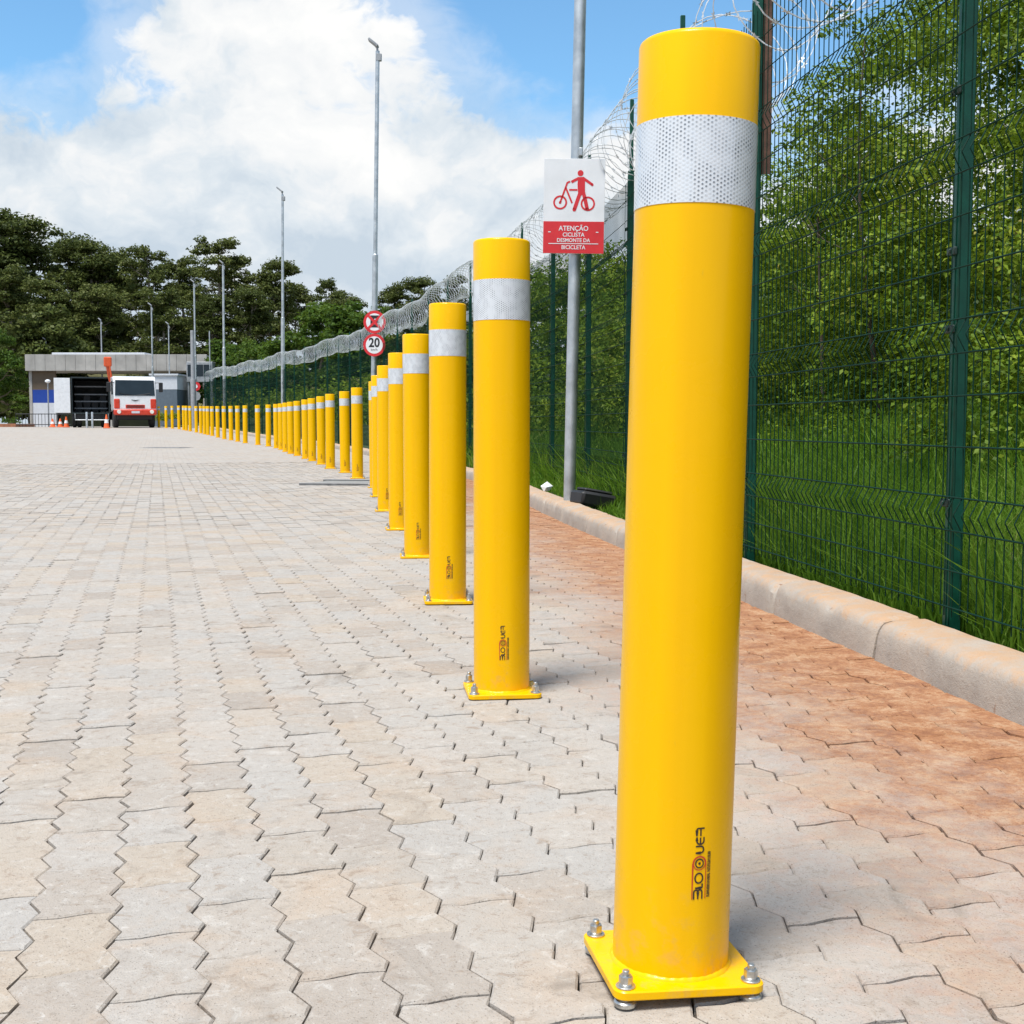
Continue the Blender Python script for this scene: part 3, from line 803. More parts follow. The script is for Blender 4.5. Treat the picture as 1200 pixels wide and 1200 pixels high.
M_LEAF = leaf_material('undergrowth_leaf', [(0.0, (0.014, 0.034, 0.003)), (0.28, (0.048, 0.096, 0.006)), (0.60, (0.130, 0.210, 0.013)), (0.9, (0.27, 0.33, 0.030)), (1.0, (0.30, 0.24, 0.07))], 0.28, (0.24, 0.33, 0.02), hue_scale=0.8)
M_GRASS = leaf_material('grass_blade', [(0.0, (0.040, 0.095, 0.008)), (0.45, (0.10, 0.205, 0.015)), (0.8, (0.17, 0.28, 0.025)), (0.92, (0.24, 0.30, 0.06)), (1.0, (0.36, 0.31, 0.15))], 0.45, (0.18, 0.32, 0.03), hue_scale=1.2)
M_EUC = leaf_material('eucalyptus_leaf', [(0.0, (0.026, 0.040, 0.009)), (0.5, (0.080, 0.105, 0.024)), (1.0, (0.175, 0.190, 0.055))], 0.30, (0.10, 0.12, 0.03), hue_scale=0.05)
M_BRIGHT = leaf_material('broad_leaf', [(0.0, (0.025, 0.055, 0.008)), (0.5, (0.060, 0.115, 0.014)), (1.0, (0.115, 0.17, 0.026))], 0.3, (0.18, 0.26, 0.03), hue_scale=0.15)
M_BARK = simple('bark', (0.11, 0.085, 0.06), 0.9, var=0.35, scale=8, bump=0.6, bscale=30)
M_BARK_P = simple('pale_bark', (0.26, 0.22, 0.17), 0.85, var=0.3, scale=3, bump=0.3, bscale=12)

# ------------------------------------------------------------------ undergrowth on the bank
def blob_leaves(c, r, n, leaf, flat=0.85):
    d = unit(rng.normal(0, 1, (n, 3))); d[:, 2] = np.abs(d[:, 2]) * 1.1 - 0.25; d = unit(d)
    lump = 0.82 + 0.30 * np.sin(d[:, 0] * 5.1 + c[0] * 7) * np.sin(d[:, 1] * 4.7 + c[1] * 3) + 0.14 * np.sin(d[:, 2] * 9 + d[:, 0] * 11 + c[0])
    rad = r * lump * (1 - 0.40 * rng.uniform(0, 1, n) ** 2.2)
    P = np.array(c) + d * rad[:, None] * np.array([1, 1, flat])
    nn = d * 0.8 + np.array([0, 0, 0.55])
    return leaf_quads(P, nn, leaf, leaf * 0.55, 0.55, 0.35)
Q = []
def try_blob(y, u, r, n, leaf, lift=0.25):
    X, Y, Z = bank_point(y, u)
    Q.append(blob_leaves((float(X), float(Y), float(Z) + r * lift), r, n, leaf))
# shrubs and creepers in layers, taller up the bank; random gaps leave dark hollows
def top_h(yy): return float(np.interp(yy, [3, 11.8, 12.9, 13.9, 15.2, 20, 27, 33, 40, 50], [6.4, 6.4, 5.1, 3.9, 3.8, 4.0, 4.35, 4.35, 3.5, 2.9]))
for u, pr in ((1.75, .36), (2.3, .58), (2.9, .82), (3.6, .96), (4.6, 1.03), (5.8, 1.05), (7.4, 1.06)):
    y = (1.85 + u) / .58 - 1.0
    while y < 36:
        st_ = .62 if y < 14 else 1.0
        X, Y, Z = bank_point(y, u); zt = top_h(y) * pr * random.uniform(.82, 1.06); z = float(Z) + .12
        while z < zt:
            r = random.uniform(.28, .52) * (1 if y < 14 else 1.35)
            if random.random() > (.17 if u > 4 else .62):
                dist = math.hypot(float(X), float(Y)); lf = .037 + .0032 * max(0, dist - 7); n = int(760 * (r / .4) ** 2 * (.037 / lf) ** 1.25 * (.7 if pr >= 1 else 1))
                if u > 5: lf *= 1.7; n = int(n * .75); r *= 1.25
                yy = y + random.uniform(-.35, .35); X2, Y2, _ = bank_point(yy, u + random.uniform(-.3, .3))
                Q.append(blob_leaves((float(X2), float(Y2), min(z, zt - r * .5) + random.uniform(-.1, .1)), r, n, lf))
            z += .54 if y < 14 else .85
        y += st_
# rounded creeper mounds with hollows between them
def mound(y, u, zc, r):
    X, Y, _ = bank_point(y, u); dist = math.hypot(float(X), float(Y)); lf = .035 + .0027 * max(0, dist - 7)
    n = int(1600 * (r / .5) ** 2 * (.035 / lf) ** 1.35)
    Q.append(blob_leaves((float(X), float(Y), zc), r, n, lf, .9))
rm = random.Random(5)
y = 5.2
while y < 34:
    for u, pr in ((1.9, .30), (2.7, .55), (3.5, .85)):
        zt = top_h(y) * pr; g = float(bank_point(y, u)[2]); z = g + .25
        while z < zt:
            r = rm.uniform(.45, .85) * (1 if y < 15 else 1.3)
            if rm.random() > .30: mound(y + rm.uniform(-.5, .5), u + rm.uniform(-.35, .35), z + rm.uniform(-.15, .15), r)
            z += r * 1.45
    y += 1.25 if y < 15 else 1.9
y = 34.0
while y < 72:
    st_ = 1.5 if y < 35 else 2.4
    for u in np.arange(1.3, 9, 1.35):
        yy = y + random.uniform(-.6, .6); r = random.uniform(.7, 1.15)
        n = int(330 * r * r) if y < 35 else int(190 * r * r); try_blob(yy, u + random.uniform(-.4, .4), r, n, .10 + .0028 * (y - 17), .55 + .4 * random.random())
    y += st_
me = fast_mesh('undergrowth', np.concatenate(Q), 4, M_LEAF)
tag(link(bpy.data.objects.new('undergrowth', me)), 'dense green creeper and shrub growth covering the bank behind the fence', 'undergrowth', kind='stuff')

# ------------------------------------------------------------------ grass
def blades(n, y0, y1, u0, u1, h, wd):
    yy = rng.uniform(y0, y1, n); u = u0 + (u1 - u0) * rng.uniform(0, 1, n) ** 1.15
    tuft = np.sin(yy * 5.3 + u * 3.1) * np.sin(yy * 2.1 - u * 4.7)
    X, Y, Z = bank_point(yy, u)
    H = h * rng.uniform(.45, 1.25, n) * (1 + .35 * tuft)
    a = rng.uniform(0, 2 * np.pi, n); lean = rng.uniform(.1, .95, n) ** 1.2 * H
    dx, dy = np.cos(a) * lean, np.sin(a) * lean
    b = rng.uniform(0, 2 * np.pi, n); wx, wy = np.cos(b) * wd * .5, np.sin(b) * wd * .5
    s = rng.uniform(.7, 1.4, n); wx *= s; wy *= s
    B = np.stack([X, Y, Z - .02], 1); W_ = np.stack([wx, wy, np.zeros(n)], 1)
    M1 = B + np.stack([dx * .3, dy * .3, H * .55], 1); T = B + np.stack([dx, dy, H * (1 - .25 * (lean / H) ** 2)], 1)
    V = np.stack([B - W_, B + W_, M1 + W_ * .8, M1 - W_ * .8, T + W_ * .1, T - W_ * .1], 1)
    return V
GV = [blades(30000, 2.4, 8.5, .10, 4.2, .34, .0075), blades(24000, 8, 15, -.05, 4.0, .36, .011), blades(12000, 14, 30, -.1, 3.0, .40, .02), blades(9000, 2.4, 8, .05, .7, .17, .007), blades(4000, 7.5, 15, -.24, .05, .11, .008)]
GV = np.concatenate(GV); nb = len(GV); b6 = np.arange(nb)[:, None] * 6
GF = np.concatenate([b6 + np.array([[0, 1, 2, 3]]), b6 + np.array([[3, 2, 4, 5]])], 0)
tag(link(bpy.data.objects.new('grass', indexed_mesh('grass', GV.reshape(-1, 3), GF, M_GRASS))), 'tall uncut green grass growing at the foot of the fence', 'grass', kind='stuff')

# ------------------------------------------------------------------ trees
def limb_tree(h, trunk_r, n_limbs, clump_r, clump_n, leaf, first=0.35, spread=0.32, seed=0, clumps_per=3, flat=0.62, mats=(None, None), names=('trunk', 'crown'), sparse=1.0, bend=0.04, top_clumps=3, aspect=.55):
    rr = random.Random(seed); mb = MB(); Qs = []
    tp = [Vector((0, 0, -.4))]; k = 9
    for i in range(1, k + 1):
        f = i / k; tp.append(Vector((h * bend * math.sin(f * 3 + seed), h * bend * math.cos(f * 2.3 + seed * 2) - h * bend * math.cos(seed * 2), h * .93 * f)))
    rad = [trunk_r * (1.25 if i == 0 else 1) * (1 - .82 * i / k) for i in range(k + 1)]
    mb.tube(tp, rad, 9)
    def at(f):
        q = min(max(f, 0) * k, k - 1e-4); i = int(q); return tp[i].lerp(tp[i + 1], q - i), rad[i] * (1 - (q - i)) + rad[i + 1] * (q - i)
    def clump(c, r):
        n = int(clump_n * (r / clump_r) ** 2 * sparse)
        d = unit(rng.normal(0, 1, (n, 3))); d[:, 2] = np.where(d[:, 2] < -.15, d[:, 2] * .4, d[:, 2])
        ph = rr.uniform(0, 9)
        lump = .85 + .22 * np.sin(d[:, 0] * 6 + ph) * np.sin(d[:, 1] * 5 + ph * 2) + .1 * np.sin(d[:, 2] * 8 + ph)
        rad_ = r * lump * (1 - .5 * rng.uniform(0, 1, n) ** 2)
        P = np.array(c) + d * rad_[:, None] * np.array([1, 1, flat])
        Qs.append(leaf_quads(P, d * .7 + np.array([0, 0, .6]), leaf, leaf * aspect, .6, .3))
    for i in range(n_limbs):
        f = first + (1 - first) * (i + rr.random() * .8) / n_limbs * .95; p, r0 = at(f)
        a = i * 2.39996 + rr.uniform(-.5, .5); up = rr.uniform(.35, .9)
        L = h * spread * (1.15 - .75 * max(0, f - first) / (1 - first)) * rr.uniform(.7, 1.15)
        d = Vector((math.cos(a), math.sin(a), up)).normalized()
        m1 = p + d * L * .5 + Vector((0, 0, -.03 * L)); e = p + d * L + Vector((0, 0, .10 * L))
        mb.tube([p, p + d * L * .22, m1, e], [r0 * .55, r0 * .42, r0 * .28, r0 * .08], 6)
        clump(e, clump_r * rr.uniform(.75, 1.2))
        for q in range(clumps_per - 1):
            b = rr.uniform(.4, .95); s = p + d * L * b; dd = Vector((rr.uniform(-1, 1), rr.uniform(-1, 1), rr.uniform(.0, .9))).normalized() * clump_r * rr.uniform(.7, 1.5)
            mb.tube([s, s + dd * .55, s + dd], [r0 * .22, r0 * .14, r0 * .05], 5); clump(s + dd, clump_r * rr.uniform(.5, .95))
    for q in range(top_clumps):
        clump(tp[-1] + Vector((rr.uniform(-.8, .8), rr.uniform(-.8, .8), rr.uniform(-.3, .55))) * clump_r, clump_r * rr.uniform(.6, 1.0))
    return mb.mesh(names[0], mats[1], 50), fast_mesh(names[1], np.concatenate(Qs), 4, mats[0])
EUC = [limb_tree(24, .42, 21, 1.55, 210, .42, .12, .205, s, 8, .78, (M_EUC, M_BARK_P), top_clumps=5) for s in (1, 2, 3)]
EUC_S = [limb_tree(24, .40, 14, 1.25, 170, .38, .42, .20, s, 6, .72, (M_EUC, M_BARK_P)) for s in (5, 8)]
EUC_B = limb_tree(8, .2, 12, 1.2, 330, .36, .16, .34, 17, 4, .75, (M_EUC, M_BARK))
BRO = [limb_tree(8, .22, 12, 1.25, 420, .30, .16, .40, s, 3, .75, (M_BRIGHT, M_BARK)) for s in (11, 14)]
def tree(kind, x, y, h, h0, yaw, label, cat='tree', group=None, name='tree', wide=1.0, z=None):
    r = empty(name, (x, y, (float(rise(min(y, 75))) if z is None else z)), (0, 0, yaw), label, cat, group)
    s = h / h0
    for part, me_ in zip(('trunk', 'crown'), kind):
        o = link(bpy.data.objects.new(part, me_), r); o.scale = (s * wide, s * wide, s)
    return r
def px(xp, yp, Y):
    p = R(3.93); a = (xp - 600) / 1500; b = (600 - yp) / 1500
    ry = math.cos(p) + b * math.sin(p); rz = -math.sin(p) + b * math.cos(p)
    return a / ry * Y, CAM_H + rz / ry * Y
FOREST = [  # picture column of the crown, its top, distance, kind, label
    (-25, 262, 125, EUC[0], 1.15, 'tall eucalyptus at the very edge of the wood above the bright leafy tree'),
    (34, 233, 130, EUC[1], 1.25, 'highest broad eucalyptus of the wood, rising over the blue-striped wall'),
    (78, 262, 136, EUC[2], 1.1, 'eucalyptus with a thin flat top beside the highest one of the wood'),
    (110, 268, 128, EUC[0], 1.1, 'rounded dark eucalyptus standing above the open black truck body'),
    (150, 275, 132, EUC[1], 1.1, 'dense dark eucalyptus rising straight above the white truck cab'),
    (190, 272, 126, EUC_S[0], 1.05, 'open-crowned eucalyptus with sky gaps to the right of the truck cab'),
    (214, 288, 134, EUC[2], 1.0, 'lower eucalyptus filling the dip in the skyline of the wood'),
    (256, 262, 124, EUC_S[1], 1.1, 'lanky sparse eucalyptus with bare upper limbs against the sky'),
    (286, 282, 130, EUC_S[0], 1.1, 'sparse spreading eucalyptus next to the lanky bare-limbed one'),
    (318, 292, 127, EUC[0], .95, 'dark eucalyptus just before the third lamp pole'),
    (378, 315, 150, EUC_S[1], .8, 'small feathery tree alone on the skyline between two lamp poles'),
    (350, 322, 140, EUC[2], .85, 'dark tree on the skyline directly behind the third lamp pole'),
    (410, 332, 145, EUC[1], 1.05, 'low rounded tree on the skyline beside the speed limit signs'),
    (462, 322, 140, EUC[2], .9, 'dark tree on the skyline just past the speed limit signs'),
    (500, 314, 138, EUC[0], .95, 'dark rounded tree above the dense razor wire coil'),
    (534, 306, 136, EUC_S[0], .9, 'spindly tree crown touching the start of the dense wire coil'),
    (575, 325, 132, EUC[1], .9, 'dark tree behind the top of the second bollard'),
    (8, 300, 112, EUC[2], 1.2, 'dark eucalyptus in front of the wood by the photo edge'),
    (62, 318, 110, EUC[0], 1.15, 'mid-height eucalyptus with layered crown behind the concrete canopy, above the white panel'),
    (130, 322, 112, EUC[1], 1.2, 'shadowy eucalyptus directly over the orange crane arm'),
    (182, 330, 110, EUC[2], 1.2, 'shorter dark eucalyptus behind the thin lamp pole by the cab'),
    (236, 335, 110, EUC[1], 1.15, 'dark eucalyptus behind the thick grey pole'),
    (300, 330, 112, EUC[2], 1.2, 'dark low eucalyptus behind the fourth lamp pole'),
]
for i, (xp, yp, Y, kd, wide, lab) in enumerate(FOREST):
    X, Z = px(xp, yp, Y); h = Z - .5
    tree(kd, X, Y, h, 25.3, i * 1.7 + .4, lab, 'tree', 'tall eucalyptus trees behind the gatehouse', 'eucalyptus_tree', wide)
for (xp, yp, Y, kd, wide, lab) in [
    (-8, 374, 84, BRO[0], .85, 'bright green leafy tree at the photo edge beside the gatehouse wall'),
    (58, 356, 103, EUC_B, 1.25, 'grey-green round tree behind the concrete canopy at its end wall'),
    (276, 392, 92, BRO[1], 1.15, 'low bright green tree behind the far end of the fence'),
    (318, 396, 84, BRO[0], 1.1, 'bright green bushy tree behind the fence at the third lamp pole'),
    (372, 344, 80, BRO[0], 1.15, 'large rounded bright green tree before the speed limit signs'),
    (425, 350, 74, BRO[1], 1.15, 'bright green tree crown right behind the no-stopping sign'),
    (-18, 428, 90, BRO[1], 1.35, 'low dark bushy tree beneath the bright leafy tree at the photo edge'),
    (232, 420, 100, BRO[0], 1.2, 'small bright green tree beside the grey glazed booth')]:
    X, Z = px(xp, yp, Y); tree(kd, X, Y, Z - .5, 9.3, Y * .7, lab, 'tree', 'bright green broadleaf trees', 'broadleaf_tree', wide)
# dark understory of the wood
Q = []
for k in range(150):
    X = random.uniform(-75, 6); Y = random.uniform(104, 142); r = random.uniform(2.2, 4.2)
    Q.append(blob_leaves((X, Y, .5 + r * random.uniform(.3, 1.5)), r, 260, .75))
me = fast_mesh('woodland_understory', np.concatenate(Q), 4, M_EUC)
tag(link(bpy.data.objects.new('woodland_understory', me)), 'dark thicket filling the foot of the wood behind the gatehouse', 'thicket', kind='stuff')

# close trees behind the fence
BIG = limb_tree(6.2, .10, 16, .52, 620, .085, .22, .34, 21, 4, .8, (M_LEAF, M_BARK))
SAP = limb_tree(4.3, .028, 12, .20, 70, .055, .35, .17, 33, 3, .9, (M_LEAF, M_BARK), bend=.03, top_clumps=2)
SAP2 = limb_tree(4.3, .030, 9, .24, 80, .06, .45, .16, 37, 3, .9, (M_LEAF, M_BARK), bend=.04, top_clumps=2)
for (kd, h0, y, u, h, wide, nm, lab) in [
    (BIG, 6.4, 7.2, 4.3, 5.6, 1.0, 'leafy_tree', 'dark leafy tree overhanging the fence near the top right of the photo'),
    (BIG, 6.4, 5.2, 4.9, 6.2, 1.1, 'leafy_tree', 'big leafy tree at the right photo edge behind the tall green post'),
    (BIG, 6.4, 9.3, 6.4, 5.2, 1.0, 'leafy_tree', 'leafy tree further up the bank behind the overhanging one'),
    (SAP, 4.5, 11.6, 2.1, 3.7, 1.0, 'sapling', 'thin sparse sapling against the sky right beside the closest bollard top'),
    (SAP2, 4.5, 10.4, 2.2, 3.9, 1.1, 'sapling', 'sparse leafy sapling under the loose razor wire by the rusty bar'),
    (SAP, 4.5, 12.6, 1.7, 3.0, .9, 'sapling', 'thin sapling between the bicycle sign and the closest bollard'),
    (SAP2, 4.5, 14.8, 1.9, 2.7, 1.0, 'sapling', 'small sapling behind the bicycle sign')]:
    X, Y, Z = bank_point(y, u)
    tree(kd, float(X), float(Y), h, h0, y * 2.1, lab, 'tree', 'trees and saplings on the bank behind the fence', nm, wide, float(Z) - .05)
mb = MB(); X, Y, Z = bank_point(5.3, 1.75); mb.tube([(0, 0, -.2), (.01, .02, .6), (-.015, .03, 1.3), (.02, .01, 2.0)], [.035, .032, .028, .02], 8)
o = mb.build('dead_stem', M_BARK, smooth=60); o.location = (float(X), float(Y), float(Z)); tag(o, 'bare grey-brown stem standing behind the mesh in the creepers', 'stem')

# ------------------------------------------------------------------ lamp poles and signs
M_GALV = simple('galvanised_steel', (0.50, 0.525, 0.535), 0.42, 0.75, var=0.22, scale=7, bump=0.1, bscale=50)
M_GREYP = simple('grey_painted_pole', (0.33, 0.34, 0.35), 0.5, 0.3, var=0.15)
M_WHITE = simple('white_sign_face', (0.74, 0.75, 0.76), 0.45, var=0.06, scale=5)
M_RED = simple('red_sign_paint', (0.62, 0.022, 0.028), 0.45, var=0.08, scale=8)
M_BLACK = simple('black_paint', (0.012, 0.012, 0.013), 0.5)
def lamp_pole(x, y, h, lean, label, d=.12, lamp=True, mat=None, parts=True, z=None, group='galvanised lamp poles'):
    mat = mat or M_GALV; z0 = float(rise(min(y, 75))) if z is None else z
    r = empty('lamp_pole', (x, y, z0), (0, R(lean), 0), label, 'lamp pole', group); rd = d / 2
    mb = MB(); mb.lathe([(rd, -.1), (rd, h * .5), (rd * .98, h * .5)], 20); mb.build('pole', mat, r, 40)
    mb = MB(); mb.lathe([(rd * .98, h * .5), (rd * .74, h * .502), (rd * .70, h)], 18); mb.build('upper_tube', mat, r, 40)
    if lamp:
        mb = MB(); mb.tube([(0, 0, h - .05), (-.01, 0, h + .06), (-.04, 0, h + .10)], .025, 8); mb.box(-.03, .09, -.05, .05, h - .22, h - .06, bev=.01); mb.build('bracket', M_GREYP, r, 40)
        mb = MB(); mb.box(-.22, .05, -.10, .10, -.028, .028, bev=.012, M=Matrix.Translation((-.03, 0, h + .12)) @ Matrix.Rotation(R(38), 4, 'Y')); mb.build('lamp_head', M_GREYP, r, 40)
    return r
def text_mesh(txt, size, z_ext=.0006, bold=0.0):
    cu = bpy.data.curves.new('t', 'FONT'); cu.body = txt; cu.size = size; cu.align_x = 'CENTER'; cu.align_y = 'CENTER'; cu.extrude = z_ext; cu.resolution_u = 3; cu.offset = bold * size
    ob = bpy.data.objects.new('t', cu); COL.objects.link(ob); dg = bpy.context.evaluated_depsgraph_get()
    me = bpy.data.meshes.new_from_object(ob.evaluated_get(dg)); bpy.data.objects.remove(ob); return me
UPR = Matrix.Rotation(R(90), 4, 'X')       # drawing plane xy -> upright, facing -Y
def flat(mb2d, name, mat, parent, yoff):
    o = mb2d.build(name, mat, parent); o.matrix_local = Matrix.Translation((0, yoff, 0)) @ UPR; return o
def stroke(mb, pts, wdt, closed=False, th=.0012):
    V2, F = ribbon(pts, wdt, closed); n = len(V2)
    V = [(x, y, 0) for x, y in V2] + [(x, y, th) for x, y in V2]
    mb.add(V, [f for f in F] + [tuple(i + n for i in f) for f in F])
def disc(mb, cx, cy, r, n=32, th=.0012): mb.prism([(cx + r * math.cos(2 * math.pi * k / n), cy + r * math.sin(2 * math.pi * k / n)) for k in range(n)], 0, th)

lamp_pole(.448, 10.0, 9.2, 1.08, 'close galvanised lamp pole carrying the bicycle warning sign', .092, z=BACK_Z)
lamp_pole(-3.17, 29.2, 9.0, 1.1, 'galvanised lamp pole with two round traffic signs on it', .13)
lamp_pole(*[(332 - 600) / 1500 * 46.5, 46.5], 8.75, .6, 'galvanised lamp pole, third along the fence, between the wood and the round signs', .13)
lamp_pole(*[(264 - 600) / 1500 * 66, 66], 8.35, .3, 'galvanised lamp pole, fourth along the fence, before the sparse eucalyptus', .15)
lamp_pole(*[(231 - 600) / 1500 * 73, 73], 8.1, .0, 'thin galvanised lamp pole rising beside the thick grey pole', .13)
lamp_pole(*[(181 - 600) / 1500 * 82, 82], 7.6, .0, 'thin white lamp pole standing just behind the truck cab', .13)
lamp_pole(*[(200.5 - 600) / 1500 * 92, 92], 7.2, .0, 'short thin pole between the truck and the thick grey pole', .11)
lamp_pole(*[(122 - 600) / 1500 * 101, 101], 8.2, .0, 'grey lamp pole sticking up behind the middle of the concrete canopy', .13, mat=M_GREYP)
lamp_pole(*[(57 - 600) / 1500 * 101, 101], 6.7, .0, 'grey lamp pole behind the end of the concrete canopy', .11, mat=M_GREYP)
lamp_pole(*[(248 - 600) / 1500 * 78, 78], 5.8, .0, 'short bare pole behind the end of the fence', .1, lamp=False)
lamp_pole(*[(228 - 600) / 1500 * 70, 70], 5.3, .0, 'thick grey square-looking pole behind the far bollards', .30, lamp=False, mat=M_GREYP)

# bicycle warning sign
bs_ = empty('bicycle_sign', (.468, 9.915, 2.025), (R(0), R(.9), R(-2)), 'white and red sign of a person walking a bicycle, on the lamp pole', 'sign')
BW, BHt, RB = .466, .715, .242
mb = MB(); mb.box(-BW / 2, BW / 2, 0, .003, 0, BHt, bev=.001); mb.build('board', M_WHITE, bs_)
mb = MB(); mb.box(-BW / 2 + .0015, BW / 2 - .0015, -.0012, -.0002, .0015, RB); mb.build('red_panel', M_RED, bs_)
mb = MB(); ox, oy = -.0, .0
def S(x, y): return ((x - 395) * BW / 600., (1060 - y) * BHt / 905.)
k_ = BW / 600.
for (cx, cy, rr_) in ((258, 573, 60), (530, 583, 62)):
    c = S(cx, cy); stroke(mb, [(c[0] + rr_ * k_ * math.cos(a), c[1] + rr_ * k_ * math.sin(a)) for a in np.linspace(0, 2 * math.pi, 30)[:-1]], 17 * k_, True)
stroke(mb, [S(258, 573), S(325, 385), S(352, 372)], 17 * k_); stroke(mb, [S(345, 452), S(425, 452)], 17 * k_)
stroke(mb, [S(310, 430), S(375, 578)], 17 * k_); disc(mb, *S(258, 573), 13 * k_, 16)
disc(mb, *S(453, 292), 29 * k_, 24)
mb.prism([S(*q) for q in [(430, 335), (425, 330), (478, 330), (498, 350), (500, 470), (450, 520), (430, 470), (425, 400)]][::-1], 0, .0014)
stroke(mb, [S(365, 378), S(428, 345), S(480, 340), S(572, 402)], 26 * k_); stroke(mb, [S(455, 470), S(425, 560), S(398, 640)], 36 * k_); stroke(mb, [S(480, 460), S(505, 550), S(525, 635)], 36 * k_)
disc(mb, *S(398, 640), 18 * k_, 16); disc(mb, *S(525, 635), 18 * k_, 16); disc(mb, *S(570, 402), 13 * k_, 14)
flat(mb, 'pictogram', M_RED, bs_, -.0004)
for ln, (txt, yy, size) in enumerate((('ATENÇÃO', 822, .052), ('CICLISTA', 882, .044), ('DESMONTE DA', 935, .040), ('BICICLETA', 1003, .042))):
    me = text_mesh(txt, size, .0006, .012); me.materials.append(M_WHITE); o = link(bpy.data.objects.new('lettering', me), bs_)
    o.matrix_local = Matrix.Translation((0, -.0022, (1060 - yy) * BHt / 905.)) @ UPR @ Matrix.Diagonal((.92, 1, 1, 1))
mb = MB(); stroke(mb, [S(150, 966), S(640, 966)], 7 * k_); stroke(mb, [S(145, 855), S(170, 855)], 8 * k_); stroke(mb, [S(615, 855), S(640, 855)], 8 * k_); flat(mb, 'rule', M_WHITE, bs_, -.0014)
mb = MB()
for zc in (.10, .70): mb.lathe([(.050, zc - .015), (.052, zc - .012), (.052, zc + .012), (.050, zc + .015)], 20, M=Matrix.Translation((-.022, .072, 0)))
mb.box(.030, .060, .004, .085, .74, .80, bev=.004); mb.build('clamp_bands', M_GALV, bs_, 40)

def round_sign(zc, label, kind):
    r = empty('round_sign', (-3.12 + .02 * (zc - 2), 29.10, zc + float(rise(29))), (0, R(.8), R(-6)), label, 'sign'); rd = .255
    mb = MB(); mb.lathe([(rd, 0), (rd, .003)], 40, M=UPR); mb.build('plate', M_RED, r)
    mb = MB(); disc(mb, 0, 0, rd * .76, 40); flat(mb, 'white_disc', M_WHITE, r, -.0034)
    if kind == 'stop':
        me = text_mesh('E', .32, .0012, .06); me.materials.append(M_BLACK); o = link(bpy.data.objects.new('lettering', me), r); o.matrix_local = Matrix.Translation((0, -.006, 0)) @ UPR @ Matrix.Diagonal((1.25, 1.05, 1, 1))
        mb = MB(); q = rd * .60
        stroke(mb, [(-q, -q), (q, q)], .058); flat(mb, 'red_bar', M_RED, r, -.0078); mb = MB(); stroke(mb, [(-q, q), (q, -q)], .058); flat(mb, 'red_bar', M_RED, r, -.0094)
    else:
        me = text_mesh('20', .255, .0012, .026); me.materials.append(M_BLACK); o = link(bpy.data.objects.new('lettering', me), r); o.matrix_local = Matrix.Translation((0, -.006, .045)) @ UPR @ Matrix.Diagonal((1.0, 1.12, 1, 1))
        me = text_mesh('km/h', .078, .001); me.materials.append(M_BLACK); o = link(bpy.data.objects.new('lettering', me), r); o.matrix_local = Matrix.Translation((0, -.006, -.105)) @ UPR
    mb = MB(); mb.box(-.03, .03, .004, .10, -.04, .04, bev=.004); mb.build('bracket', M_GALV, r)
round_sign(2.99, 'round no-stopping sign with red cross over a black letter, above the speed sign', 'stop')
round_sign(2.475, 'round red-edged 20 speed limit sign below the no-stopping sign', '20')
# small far sign seen on the thin pole
r = empty('far_sign', ((231 - 600) / 1500 * 72.8, 72.8, 2.85), (0, 0, R(8)), 'small red sign with a grey plate below it on the thin far pole', 'sign')
mb = MB(); mb.lathe([(.27, 0), (.27, .02)], 8, M=UPR); mb.build('plate', M_RED, r); mb = MB(); disc(mb, 0, 0, .11, 12); flat(mb, 'white_disc', M_WHITE, r, -.03)
mb = MB(); mb.lathe([(.27, 0), (.27, .02)], 8, M=Matrix.Translation((0, 0, -.55)) @ UPR); mb.build('lower_plate', M_GREYP, r)

# small things by the kerb
mb = MB(); Mx = Matrix.Translation((.62, 9.75, .15)) @ Matrix.Rotation(R(24), 4, 'Z') @ Matrix.Rotation(R(10), 4, 'Y')
mb.box(-.15, .15, -.11, .11, -.06, .05, bev=.02, M=Mx); mb.box(-.12, .12, -.08, .08, .05, .075, bev=.012, M=Mx)
tag(mb.build('junction_box', M_BLACK, smooth=40), 'black flat box lying in the grass at the foot of the close lamp pole', 'box')
mb = MB(); mb.add([(0, 0, 0), (.05, .01, .01), (.08, .02, .05), (.03, .03, .09), (-.03, .02, .05), (.02, -.02, .04)], [(0, 1, 5), (1, 2, 5), (2, 3, 5), (3, 4, 5), (4, 0, 5), (0, 4, 3, 2, 1)])
o = mb.build('plastic_scrap', M_WHITE); o.location = (.285, 11.4, .12); tag(o, 'crumpled white plastic scrap on top of the kerb beside the lamp pole', 'litter')
# drain with steel edges beside the eighth bollard
M_STEEL = simple('worn_steel', (0.17, 0.17, 0.17), 0.5, 0.5, var=0.3, scale=12); M_CONC = simple('grey_concrete', (0.23, 0.225, 0.21), 0.9, var=0.2, scale=5, bump=0.3)
d0 = empty('drain_cover', (-1.85, 15.55, .002), (0, 0, R(-8)), 'flat drain cover with steel edges set in the paving at the eighth bollard', 'drain')
mb = MB(); mb.box(-.55, .62, -.45, .45, -.02, .012, bev=.004); mb.build('slab', M_CONC, d0)
for yy in (-.53, .47):
    mb = MB(); mb.box(-.60, .66, yy, yy + .06, -.02, .03, bev=.006); mb.build('steel_edge', M_STEEL, d0)
d1 = empty('manhole_cover', ((196 - 600) / 1500 * 35.5, 35.5, float(rise(35.5))), (0, 0, R(-14)), 'dark flat manhole cover far out in the open paving', 'manhole')
mb = MB(); mb.box(-.55, .55, -.32, .32, -.02, .012, bev=.005); mb.build('lid', M_STEEL, d1); mb = MB(); mb.box(-.62, .62, -.39, .39, -.03, .006, bev=.004); mb.build('frame', M_CONC, d1)

